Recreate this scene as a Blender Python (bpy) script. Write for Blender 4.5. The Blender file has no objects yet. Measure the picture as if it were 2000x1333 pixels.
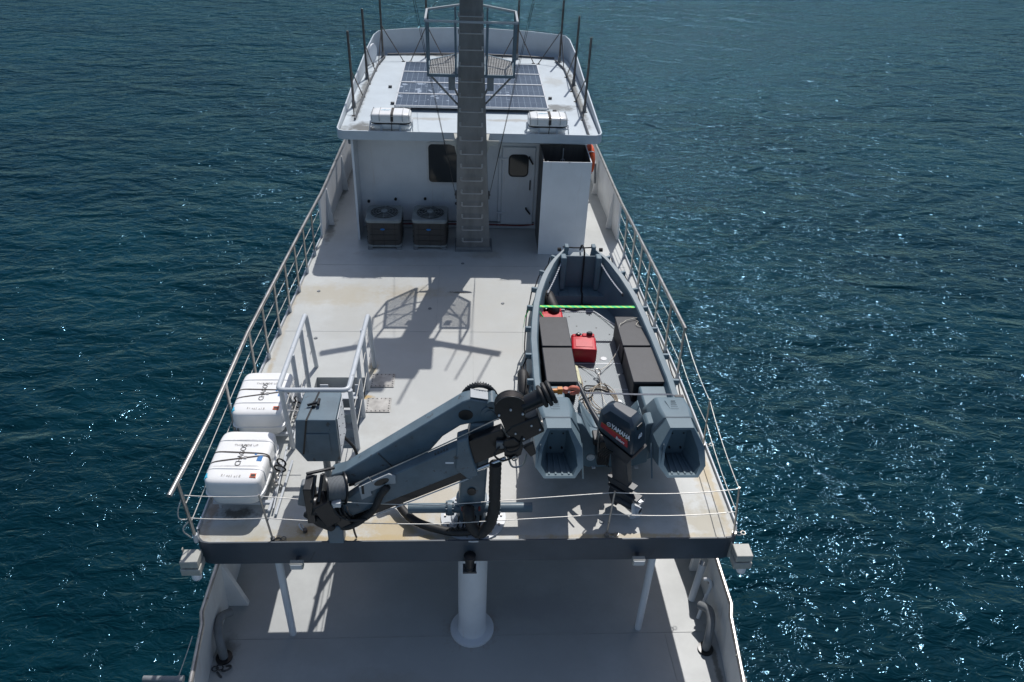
import bpy, math, random
from mathutils import Vector as V, Matrix
random.seed(7)
sc = bpy.context.scene
COL = sc.collection
# ------------------------------------------------------------------ camera
PITCH, ROLL, YAW = math.radians(34.45), math.radians(2.5), math.radians(3.95)
fh = V((math.sin(YAW), math.cos(YAW), 0)); rt = V((math.cos(YAW), -math.sin(YAW), 0)); up = V((0, 0, 1))
fw = math.cos(PITCH)*fh - math.sin(PITCH)*up
u0 = math.sin(PITCH)*fh + math.cos(PITCH)*up
R = math.cos(ROLL)*rt + math.sin(ROLL)*u0
U = -math.sin(ROLL)*rt + math.cos(ROLL)*u0
cam = bpy.data.objects.new("camera", bpy.data.cameras.new("camera")); COL.objects.link(cam)
M4 = Matrix((R, U, -fw)).transposed().to_4x4(); M4.translation = V((-0.04, 0, 7.8))
cam.matrix_world = M4
cam.data.sensor_width = 36; cam.data.lens = 27.36; cam.data.clip_start = 0.1; cam.data.clip_end = 6000
sc.camera = cam
# ------------------------------------------------------------------ light
SX, SY = 0.205, 0.60
sdir = V((SX, SY, 1)).normalized()
elev = math.asin(sdir.z); az = math.atan2(sdir.x, sdir.y)
w = bpy.data.worlds.new("World"); sc.world = w; w.use_nodes = True
nt = w.node_tree; bg = nt.nodes["Background"]
sky = nt.nodes.new("ShaderNodeTexSky"); sky.sky_type = 'NISHITA'; sky.sun_disc = False
sky.sun_elevation = elev; sky.sun_rotation = az; sky.air_density = 1.0; sky.dust_density = 1.6; sky.ozone_density = 1.0
nt.links.new(sky.outputs[0], bg.inputs[0]); bg.inputs[1].default_value = 0.10
sun = bpy.data.objects.new("sun", bpy.data.lights.new("sun", 'SUN')); COL.objects.link(sun)
sun.data.energy = 3.75; sun.data.angle = math.radians(0.5); sun.data.color = (1, .975, .945)
sun.rotation_euler = sdir.to_track_quat('Z', 'Y').to_euler()
sc.view_settings.view_transform = 'Standard'; sc.view_settings.look = 'None'
sc.view_settings.exposure = 0.0; sc.view_settings.gamma = 1
sc.cycles.max_bounces = 6; sc.cycles.use_denoising = True; sc.cycles.denoiser = 'OPENIMAGEDENOISE'; sc.cycles.denoising_input_passes = 'RGB_ALBEDO_NORMAL'; sc.cycles.sample_clamp_indirect = 4
# ------------------------------------------------------------------ materials
def rgb(r, g, b): return (r, g, b, 1)
def mat(name, col, rough=.5, metal=0, var=.15, vscale=3, bump=0, bscale=60, spec=.5, col2=None, detail=5, stains=(), coat=0, stretch=None, rvar=0.0, streak=0, chips=0):
    m = bpy.data.materials.new(name); m.use_nodes = True
    n = m.node_tree.nodes; l = m.node_tree.links; b = n["Principled BSDF"]
    b.inputs["Roughness"].default_value = rough; b.inputs["Metallic"].default_value = metal
    b.inputs["Specular IOR Level"].default_value = spec
    if coat: b.inputs["Coat Weight"].default_value = coat; b.inputs["Coat Roughness"].default_value = .08
    tc = n.new("ShaderNodeTexCoord"); vec = tc.outputs["Object"]
    geo = n.new("ShaderNodeNewGeometry"); pos = geo.outputs["Position"]
    if stretch:
        mp = n.new("ShaderNodeMapping"); mp.inputs["Scale"].default_value = stretch; l.new(vec, mp.inputs[0]); vec = mp.outputs[0]
    ns = n.new("ShaderNodeTexNoise"); ns.inputs["Scale"].default_value = vscale; ns.inputs["Detail"].default_value = detail
    ns.inputs["Roughness"].default_value = .6
    l.new(vec, ns.inputs["Vector"])
    cr = n.new("ShaderNodeValToRGB"); l.new(ns.outputs[0], cr.inputs[0])
    c2 = col2 or tuple(c*(1-var) for c in col[:3])
    cr.color_ramp.elements[0].position = .36; cr.color_ramp.elements[0].color = (*c2[:3], 1)
    cr.color_ramp.elements[1].position = .62; cr.color_ramp.elements[1].color = (*col[:3], 1)
    out = cr.outputs[0]
    for (x, y, rx, ry, c, amt, sc_) in stains:      # real dirt / rust patches at their own place on the surface
        sub = n.new("ShaderNodeVectorMath"); sub.operation = 'SUBTRACT'; l.new(pos, sub.inputs[0]); sub.inputs[1].default_value = (x, y, 0)
        mul = n.new("ShaderNodeVectorMath"); mul.operation = 'MULTIPLY'; l.new(sub.outputs[0], mul.inputs[0]); mul.inputs[1].default_value = (1/rx, 1/ry, 0)
        ln = n.new("ShaderNodeVectorMath"); ln.operation = 'LENGTH'; l.new(mul.outputs[0], ln.inputs[0])
        s2 = n.new("ShaderNodeTexNoise"); s2.inputs["Scale"].default_value = sc_; s2.inputs["Detail"].default_value = 6; s2.inputs["Roughness"].default_value = .7; l.new(pos, s2.inputs["Vector"])
        ad = n.new("ShaderNodeMath"); ad.operation = 'MULTIPLY_ADD'; l.new(s2.outputs[0], ad.inputs[0]); ad.inputs[1].default_value = 2.2; ad.inputs[2].default_value = -1.1
        ad2 = n.new("ShaderNodeMath"); ad2.operation = 'ADD'; l.new(ln.outputs["Value"], ad2.inputs[0]); l.new(ad.outputs[0], ad2.inputs[1])
        mr = n.new("ShaderNodeMapRange"); mr.inputs["From Min"].default_value = .95; mr.inputs["From Max"].default_value = .35
        mr.inputs["To Min"].default_value = 0; mr.inputs["To Max"].default_value = amt; l.new(ad2.outputs[0], mr.inputs[0])
        mx = n.new("ShaderNodeMix"); mx.data_type = 'RGBA'; l.new(mr.outputs[0], mx.inputs[0]); l.new(out, mx.inputs[6]); mx.inputs[7].default_value = (*c, 1)
        out = mx.outputs[2]
    if streak or chips:    # rust runs / chipped and greasy spots of the paint itself
        sm = n.new("ShaderNodeMapping"); sm.inputs["Scale"].default_value = (9, 9, .8) if streak else (1, 1, 1); l.new(pos, sm.inputs[0])
        sn = n.new("ShaderNodeTexNoise"); sn.inputs["Scale"].default_value = 1 if streak else 9; sn.inputs["Detail"].default_value = 8; sn.inputs["Roughness"].default_value = .65; l.new(sm.outputs[0], sn.inputs["Vector"])
        sr = n.new("ShaderNodeMapRange"); sr.inputs["From Min"].default_value = .60 if streak else .63; sr.inputs["From Max"].default_value = .74 if streak else .66; sr.inputs["To Max"].default_value = streak or chips; l.new(sn.outputs[0], sr.inputs[0])
        sx_ = n.new("ShaderNodeMix"); sx_.data_type = 'RGBA'; l.new(sr.outputs[0], sx_.inputs[0]); l.new(out, sx_.inputs[6]); sx_.inputs[7].default_value = rgb(.36, .24, .13) if streak else rgb(.055, .045, .038); out = sx_.outputs[2]
    l.new(out, b.inputs["Base Color"])
    if rvar:
        n3 = n.new("ShaderNodeTexNoise"); n3.inputs["Scale"].default_value = vscale*.6; n3.inputs["Detail"].default_value = 4; l.new(vec, n3.inputs["Vector"])
        m3 = n.new("ShaderNodeMapRange"); m3.inputs["From Min"].default_value = .3; m3.inputs["From Max"].default_value = .7
        m3.inputs["To Min"].default_value = rough-rvar; m3.inputs["To Max"].default_value = rough+rvar; l.new(n3.outputs[0], m3.inputs[0]); l.new(m3.outputs[0], b.inputs["Roughness"])
    if bump:
        n2 = n.new("ShaderNodeTexNoise"); n2.inputs["Scale"].default_value = bscale; n2.inputs["Detail"].default_value = 3; l.new(vec, n2.inputs["Vector"])
        bp = n.new("ShaderNodeBump"); bp.inputs["Strength"].default_value = bump; bp.inputs["Distance"].default_value = .004
        l.new(n2.outputs[0], bp.inputs["Height"]); l.new(bp.outputs[0], b.inputs["Normal"])
    return m
RUST = (.22, .12, .045); DIRT = (.09, .085, .07); OCH = (.40, .30, .14)
m_deck = mat("deck_paint", (.50, .515, .50), .42, 0, .15, 1.0, .30, 110, .4, detail=9, rvar=.08, stains=[
    (0, 11.0, 4.5, 6.5, (.40, .405, .39), .55, 1.1), (-.8, 12.5, 2.4, 1.8, (.43, .42, .38), .5, 2.3), (0, 8.0, 3.5, 1.6, (.37, .36, .33), .5, 2.6),
    (-1.6, 6.86, 1.9, .07, OCH, .8, 6), (2.0, 6.86, 1.6, .06, OCH, .7, 7), (3.42, 7.8, .07, 1.4, OCH, .7, 6), (-3.38, 7.6, .08, 1.1, RUST, .6, 7), (-3.3, 9.8, .06, 1.2, OCH, .6, 8), (1.2, 8.0, .9, .3, (.36, .355, .34), .4, 6), (-.9, 11.4, .5, .7, (.40, .40, .38), .5, 4), (.3, 11.0, .9, .25, (.42, .41, .38), .5, 5), (-2.3, 12.0, .5, .8, (.40, .40, .37), .45, 4),
    (-1.0, 7.0, .75, .30, OCH, .75, 3.5), (-.4, 7.5, .6, .5, OCH, .35, 5), (3.15, 7.05, .45, .55, (.30, .26, .17), .7, 4), (3.3, 8.1, .14, .7, OCH, .6, 6),
    (-2.1, 7.0, .16, .12, RUST, .9, 12), (-2.15, 7.0, .5, .25, OCH, .5, 4), (-3.0, 6.95, .7, .25, (.36, .33, .25), .6, 4), (-3.05, 7.3, .35, .12, DIRT, .9, 9),
    (-2.6, 12.9, 1.3, .55, (.40, .35, .25), .55, 2.5), (-1.1, 13.0, .9, .3, (.36, .31, .22), .55, 5), (-.2, 13.0, .3, .05, DIRT, .8, 14), (1.4, 7.3, 1.6, .7, (.30, .28, .24), .35, 3), (.25, 9.2, .8, .9, (.40, .38, .33), .35, 3),
    (-1.63, 9.76, .12, .07, (.45, .28, .06), .8, 9), (-1.62, 10.5, .12, .3, (.42, .32, .15), .6, 7), (-3.05, 15.6, .12, .7, DIRT, .6, 5), (-3.05, 18.5, .12, 2, DIRT, .6, 4), (-1.3, 14.5, 1.3, .25, (.30, .28, .25), .45, 4), (.35, 14.55, .5, .25, (.28, .25, .2), .5, 5), (-3.3, 12.3, .07, 3, (.38, .33, .25), .5, 5)])
m_ldeck = mat("lower_deck_paint", (.455, .47, .465), .45, 0, .15, .9, .28, 110, .4, detail=9, rvar=.08, stains=[(0, 7, 4.5, 3, (.35, .36, .355), .6, 1.3), (1.3, 7.4, 1.2, .7, (.33, .335, .33), .5, 3), (-1.2, 6.3, .9, .3, (.34, .33, .30), .5, 4), (.05, 7.2, .42, .42, RUST, .35, 9), (-2.0, 5.9, .06, .04, RUST, .8, 14), (1.0, 7.6, 1.0, .35, (.28, .29, .30), .4, 4), (-3.5, 6.9, .2, .3, DIRT, .6, 5), (3.6, 6.4, .06, .9, DIRT, .7, 6)])
m_roof = mat("roof_paint", (.50, .56, .60), .5, 0, .10, 2.0, .3, 90, .35, detail=9, stains=[
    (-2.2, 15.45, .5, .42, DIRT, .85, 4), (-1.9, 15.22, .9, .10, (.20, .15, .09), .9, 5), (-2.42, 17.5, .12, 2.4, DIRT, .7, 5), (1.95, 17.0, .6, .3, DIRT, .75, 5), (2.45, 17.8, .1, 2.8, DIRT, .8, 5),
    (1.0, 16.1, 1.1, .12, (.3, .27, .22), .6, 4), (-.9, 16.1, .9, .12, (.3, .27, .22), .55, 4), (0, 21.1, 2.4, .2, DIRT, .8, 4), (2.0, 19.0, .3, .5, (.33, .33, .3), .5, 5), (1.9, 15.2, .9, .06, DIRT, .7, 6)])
m_white = mat("white_ship_paint", (.68, .71, .74), .4, 0, .10, 1.5, 1.0, 3, detail=8, streak=.22)
m_bulw = mat("bulwark_white_paint", (.78, .78, .77), .45, 0, .12, 2.5, .6, 3, detail=8, stretch=(1, 1, .4), streak=.40)
m_fascia = mat("dark_grey_blue_fascia_paint", (.060, .078, .100), .5, 0, .3, 1.5, .8, 4, detail=8, chips=.5)
m_rfascia = mat("roof_fascia_pale_paint", (.52, .57, .61), .45, 0, .08, 3)
m_crane = mat("blue_grey_crane_paint", (.122, .175, .212), .42, 0, .22, 3.5, .15, 50, detail=8, rvar=.1, chips=.7)
m_cranetop = mat("pale_grey_crane_plate_paint", (.36, .39, .41), .45, 0, .1, 5)
m_mast = mat("mast_weathered_grey_paint", (.20, .205, .205), .5, 0, .30, 2.4, .25, 60, detail=9, stretch=(2, 2, .6))
m_mastlow = m_mast
m_white_pipe = mat("pale_grey_pipe_paint", (.52, .55, .58), .35, 0, .10, 5, chips=.35)
m_steel = mat("brushed_stainless_steel", (.50, .48, .45), .33, .8, .35, 5, stretch=(1, 1, .3), chips=.7)
m_wire = mat("wire_rope_pale", (.62, .60, .56), .45, .3, .15, 20)
m_pole = mat("weathered_brown_steel", (.13, .115, .105), .5, .5, .45, 6, .1)
m_raft = mat("raft_white_gelcoat", (.80, .80, .79), .28, 0, .05, 3, coat=.3, stains=[(-3.0, 7.55, .5, .02, (.35, .34, .32), .6, 9), (-3.0, 8.05, .5, .02, (.35, .34, .32), .6, 9)])
m_black = mat("black_satin_paint", (.010, .0115, .014), .35, 0, .4, 8, .1, 60)
m_blackrub = mat("black_rubber", (.022, .022, .023), .6, 0, .4, 12, .3, 80)
m_strapbk = mat("faded_black_webbing", (.06, .052, .048), .8, 0, .4, 40, .3, 200)
m_boat = mat("tender_blue_grey_plastic", (.118, .176, .212), .52, 0, .12, 4, .12, 120, detail=7)
m_boatin = mat("tender_inner_blue_grey_plastic", (.11, .155, .19), .48, 0, .12, 4, .12, 120)
m_motor = mat("outboard_dark_navy_paint", (.024, .038, .056), .28, 0, .2, 6, coat=.25)
m_motorlow = mat("outboard_leg_dark_grey", (.036, .043, .052), .38, 0, .3, 6)
m_alu = mat("pale_cast_aluminium", (.62, .64, .66), .38, .1, .12, 8)
m_red = mat("red_fuel_tank_plastic", (.56, .016, .028), .33, 0, .15, 5, .1, 60)
m_orange = mat("lifebuoy_orange", (.75, .10, .02), .45, 0, .15, 5)
m_hook = mat("hook_red_orange_paint", (.58, .16, .10), .42, 0, .25, 10)
m_hooky = mat("hook_swivel_orange_paint", (.65, .24, .03), .42, 0, .25, 10)
m_cushion = mat("charcoal_lid_plastic", (.026, .028, .035), .50, 0, .25, 6, .35, 180, detail=8)
m_cushbase = mat("black_box_plastic", (.014, .016, .020), .5, 0, .3, 6)
m_green = mat("green_webbing", (.02, .50, .12), .55, 0, .1, 30)
m_bluestrap = mat("slate_webbing", (.07, .085, .12), .6, 0, .4, 20)
m_rope = mat("tan_rope", (.50, .42, .32), .8, 0, .35, 60, .4, 150)
m_ropew = mat("off_white_rope", (.66, .62, .53), .8, 0, .25, 60, .4, 150)
m_ropebk = mat("black_rope", (.012, .012, .014), .8, 0, .3, 60)
m_seam = mat("painted_weld_seam", (.40, .41, .40), .5, 0, .2, 6)
m_rung = mat("worn_galvanised_rung", (.42, .42, .41), .45, .2, .2, 8)
m_beige = mat("beige_box_paint", (.40, .40, .36), .5, 0, .12, 5)
m_grey = mat("mid_grey_paint", (.20, .215, .225), .5, 0, .2, 6, .15)
m_dark = mat("dark_grey_paint", (.07, .075, .08), .5, 0, .3, 5)
m_inside = mat("locker_inside_shade_grey", (.10, .10, .10), .6, 0, .3, 3, stretch=(6, 6, .5))  # shade inside the locker put into a dark colour
m_glass = mat("dark_tinted_glass", (.02, .028, .032), .06, 0, .2, 3)
m_wd = mat("hatch_plate_steel", (.42, .41, .39), .38, .6, .45, 4.5, .3, 30, detail=9)
m_acbody = mat("ac_coil_brown_grey", (.075, .068, .060), .6, .2, .4, 6)
m_actop = mat("ac_top_grey_green_paint", (.26, .285, .285), .5, 0, .2, 5)
m_wired = mat("thin_stay_wire", (.05, .05, .05), .5, .5, .2, 20)
m_blue = mat("sticker_blue", (.02, .16, .42), .5); m_cyan = mat("sticker_cyan", (.02, .38, .58), .5)
m_orst = mat("sticker_orange_red", (.68, .16, .07), .5); m_ink = mat("black_ink", (.02, .02, .02), .6); m_inkg = mat("grey_faded_ink", (.42, .41, .39), .6)
m_lwhite = mat("decal_white", (.85, .87, .90), .4); m_lred = mat("decal_red", (.42, .015, .03), .35); m_lamp = mat("lamp_lens_clear", (.45, .48, .5), .2)
m_hull = mat("hull_side_paint", (.35, .38, .40), .4, 0, .15, 1)
m_chrome = mat("chrome_rod", (.7, .7, .7), .12, 1, .1, 5)
m_yellow = mat("pale_yellow_foam", (.60, .58, .38), .6, 0, .2, 6)
m_copper = mat("red_hose", (.20, .03, .03), .5)

def checker_plate():
    m = bpy.data.materials.new("checker_plate_aluminium"); m.use_nodes = True
    n = m.node_tree.nodes; l = m.node_tree.links; b = n["Principled BSDF"]
    tc = n.new("ShaderNodeTexCoord"); mp = n.new("ShaderNodeMapping"); mp.inputs["Rotation"].default_value = (0, 0, math.radians(45)); mp.inputs["Scale"].default_value = (38, 38, 38)
    l.new(tc.outputs["Object"], mp.inputs[0])
    ch = n.new("ShaderNodeTexVoronoi"); ch.inputs["Scale"].default_value = 1; ch.inputs["Randomness"].default_value = 0; ch.distance = 'MINKOWSKI'; ch.inputs["Exponent"].default_value = .8
    l.new(mp.outputs[0], ch.inputs["Vector"])
    cr = n.new("ShaderNodeValToRGB"); l.new(ch.outputs["Distance"], cr.inputs[0])
    cr.color_ramp.elements[0].position = .22; cr.color_ramp.elements[0].color = rgb(.50, .52, .54)
    cr.color_ramp.elements[1].position = .42; cr.color_ramp.elements[1].color = rgb(.17, .19, .205)
    l.new(cr.outputs[0], b.inputs["Base Color"]); b.inputs["Roughness"].default_value = .45; b.inputs["Metallic"].default_value = .3
    bp = n.new("ShaderNodeBump"); bp.invert = True; bp.inputs["Distance"].default_value = .004; bp.inputs["Strength"].default_value = .7; l.new(ch.outputs["Distance"], bp.inputs["Height"]); l.new(bp.outputs[0], b.inputs["Normal"])
    return m
m_checker = checker_plate()

def solar_mat():
    m = bpy.data.materials.new("photovoltaic_cells"); m.use_nodes = True
    n = m.node_tree.nodes; l = m.node_tree.links; b = n["Principled BSDF"]
    tc = n.new("ShaderNodeTexCoord")
    br = n.new("ShaderNodeTexBrick"); br.offset = 0; br.inputs["Scale"].default_value = 1
    br.inputs["Brick Width"].default_value = .127; br.inputs["Row Height"].default_value = .40; br.inputs["Mortar Size"].default_value = .0032; br.inputs["Mortar Smooth"].default_value = 0
    br.inputs["Color1"].default_value = rgb(.030, .046, .074); br.inputs["Color2"].default_value = rgb(.042, .060, .090); br.inputs["Mortar"].default_value = rgb(.22, .27, .32)
    l.new(tc.outputs["Object"], br.inputs["Vector"])
    # fine contact lines
    wv = n.new("ShaderNodeTexWave"); wv.bands_direction = 'Y'; wv.inputs["Scale"].default_value = 16; l.new(tc.outputs["Object"], wv.inputs["Vector"])
    mr = n.new("ShaderNodeMapRange"); mr.inputs["From Min"].default_value = .85; mr.inputs["To Max"].default_value = .35; l.new(wv.outputs["Fac"], mr.inputs[0])
    mx0 = n.new("ShaderNodeMix"); mx0.data_type = 'RGBA'; l.new(mr.outputs[0], mx0.inputs[0]); l.new(br.outputs[0], mx0.inputs[6]); mx0.inputs[7].default_value = rgb(.12, .15, .21)
    # guano / salt blotches
    geo = n.new("ShaderNodeNewGeometry")
    ns = n.new("ShaderNodeTexNoise"); ns.inputs["Scale"].default_value = 5.5; ns.inputs["Detail"].default_value = 3; l.new(geo.outputs["Position"], ns.inputs["Vector"])
    sub = n.new("ShaderNodeVectorMath"); sub.operation = 'SUBTRACT'; l.new(geo.outputs["Position"], sub.inputs[0]); sub.inputs[1].default_value = (-1.0, 17.6, 0)
    mul = n.new("ShaderNodeVectorMath"); mul.operation = 'MULTIPLY'; l.new(sub.outputs[0], mul.inputs[0]); mul.inputs[1].default_value = (.75, 1.5, 0)
    ln = n.new("ShaderNodeVectorMath"); ln.operation = 'LENGTH'; l.new(mul.outputs[0], ln.inputs[0])
    a = n.new("ShaderNodeMath"); a.operation = 'MULTIPLY_ADD'; l.new(ln.outputs["Value"], a.inputs[0]); a.inputs[1].default_value = -.12; l.new(ns.outputs[0], a.inputs[2])
    m2 = n.new("ShaderNodeMapRange"); m2.inputs["From Min"].default_value = .50; m2.inputs["From Max"].default_value = .54; m2.inputs["To Max"].default_value = .8; l.new(a.outputs[0], m2.inputs[0])
    mx = n.new("ShaderNodeMix"); mx.data_type = 'RGBA'; l.new(m2.outputs[0], mx.inputs[0]); l.new(mx0.outputs[2], mx.inputs[6]); mx.inputs[7].default_value = rgb(.36, .42, .50)
    l.new(mx.outputs[2], b.inputs["Base Color"]); b.inputs["Roughness"].default_value = .22
    return m
m_solar = solar_mat()

def coil_mat():
    m = bpy.data.materials.new("condenser_coil_louvres"); m.use_nodes = True
    n = m.node_tree.nodes; l = m.node_tree.links; b = n["Principled BSDF"]
    tc = n.new("ShaderNodeTexCoord"); wv = n.new("ShaderNodeTexWave"); wv.bands_direction = 'Z'; wv.inputs["Scale"].default_value = 14; l.new(tc.outputs["Object"], wv.inputs["Vector"])
    cr = n.new("ShaderNodeValToRGB"); cr.color_ramp.elements[0].color = rgb(.045, .042, .040); cr.color_ramp.elements[1].color = rgb(.14, .125, .11); l.new(wv.outputs["Fac"], cr.inputs[0])
    l.new(cr.outputs[0], b.inputs["Base Color"]); b.inputs["Roughness"].default_value = .6
    bp = n.new("ShaderNodeBump"); bp.inputs["Distance"].default_value = .01; l.new(wv.outputs["Fac"], bp.inputs["Height"]); l.new(bp.outputs[0], b.inputs["Normal"])
    return m
m_coil = coil_mat()

def water_mat():
    m = bpy.data.materials.new("sea_water"); m.use_nodes = True
    n = m.node_tree.nodes; l = m.node_tree.links; b = n["Principled BSDF"]
    geo = n.new("ShaderNodeNewGeometry"); pos = geo.outputs["Position"]
    def noise(scale, sx, sy, rot, detail, dist=0, rough=.55):
        mp = n.new("ShaderNodeMapping"); mp.inputs["Scale"].default_value = (sx, sy, 1); mp.inputs["Rotation"].default_value = (0, 0, math.radians(rot)); l.new(pos, mp.inputs[0])
        t = n.new("ShaderNodeTexNoise"); t.inputs["Scale"].default_value = scale; t.inputs["Detail"].default_value = detail; t.inputs["Distortion"].default_value = dist; t.inputs["Roughness"].default_value = rough
        l.new(mp.outputs[0], t.inputs["Vector"]); return t.outputs[0]
    big = noise(.10, 1, 1.6, 12, 3)
    cr = n.new("ShaderNodeValToRGB"); l.new(big, cr.inputs[0])
    cr.color_ramp.elements[0].position = .3; cr.color_ramp.elements[0].color = rgb(.0006, .012, .018)
    cr.color_ramp.elements[1].position = .7; cr.color_ramp.elements[1].color = rgb(.0011, .024, .034)
    l.new(cr.outputs[0], b.inputs["Base Color"]); b.inputs["Roughness"].default_value = .13; b.inputs["IOR"].default_value = 1.34; b.inputs["Specular Tint"].default_value = rgb(.16, .50, .66)
    h1 = noise(.60, .8, 1.3, -6, 2, .5, .45); h2 = noise(2.7, .75, 1.35, 14, 3, .6, .55); h3 = noise(10.0, .75, 1.25, -14, 2, .3, .5)
    acc = None
    patch = noise(.06, 1, 1.8, 20, 2, 1.0, .5)
    pm = n.new("ShaderNodeMapRange"); pm.inputs["From Min"].default_value = .36; pm.inputs["From Max"].default_value = .64; pm.inputs["To Min"].default_value = .5; pm.inputs["To Max"].default_value = 1.9; l.new(patch, pm.inputs[0])
    pq = n.new("ShaderNodeMath"); pq.operation = 'MULTIPLY'; l.new(h3, pq.inputs[0]); l.new(pm.outputs[0], pq.inputs[1]); h3 = pq.outputs[0]
    for h, d in ((h1, .44), (h2, .135), (h3, .0145)):
        mm = n.new("ShaderNodeMath"); mm.operation = 'MULTIPLY_ADD'; l.new(h, mm.inputs[0]); mm.inputs[1].default_value = d
        if acc: l.new(acc, mm.inputs[2])
        else: mm.inputs[2].default_value = 0
        acc = mm.outputs[0]
    bp = n.new("ShaderNodeBump"); bp.inputs["Strength"].default_value = 1; bp.inputs["Distance"].default_value = 1.0; l.new(acc, bp.inputs["Height"]); last = bp.outputs[0]
    l.new(last, b.inputs["Normal"]); b.inputs["Specular IOR Level"].default_value = 0; b.inputs["Roughness"].default_value = .6
    gl = n.new("ShaderNodeBsdfAnisotropic"); gl.inputs["Color"].default_value = rgb(.25, .50, .70); gl.inputs["Roughness"].default_value = .085; l.new(last, gl.inputs["Normal"])
    fr = n.new("ShaderNodeFresnel"); fr.inputs["IOR"].default_value = 1.34; l.new(last, fr.inputs["Normal"])
    mxs = n.new("ShaderNodeMixShader"); l.new(fr.outputs[0], mxs.inputs[0]); l.new(b.outputs[0], mxs.inputs[1]); l.new(gl.outputs[0], mxs.inputs[2])
    l.new(mxs.outputs[0], n["Material Output"].inputs["Surface"])
    return m
m_water = water_mat()

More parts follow.
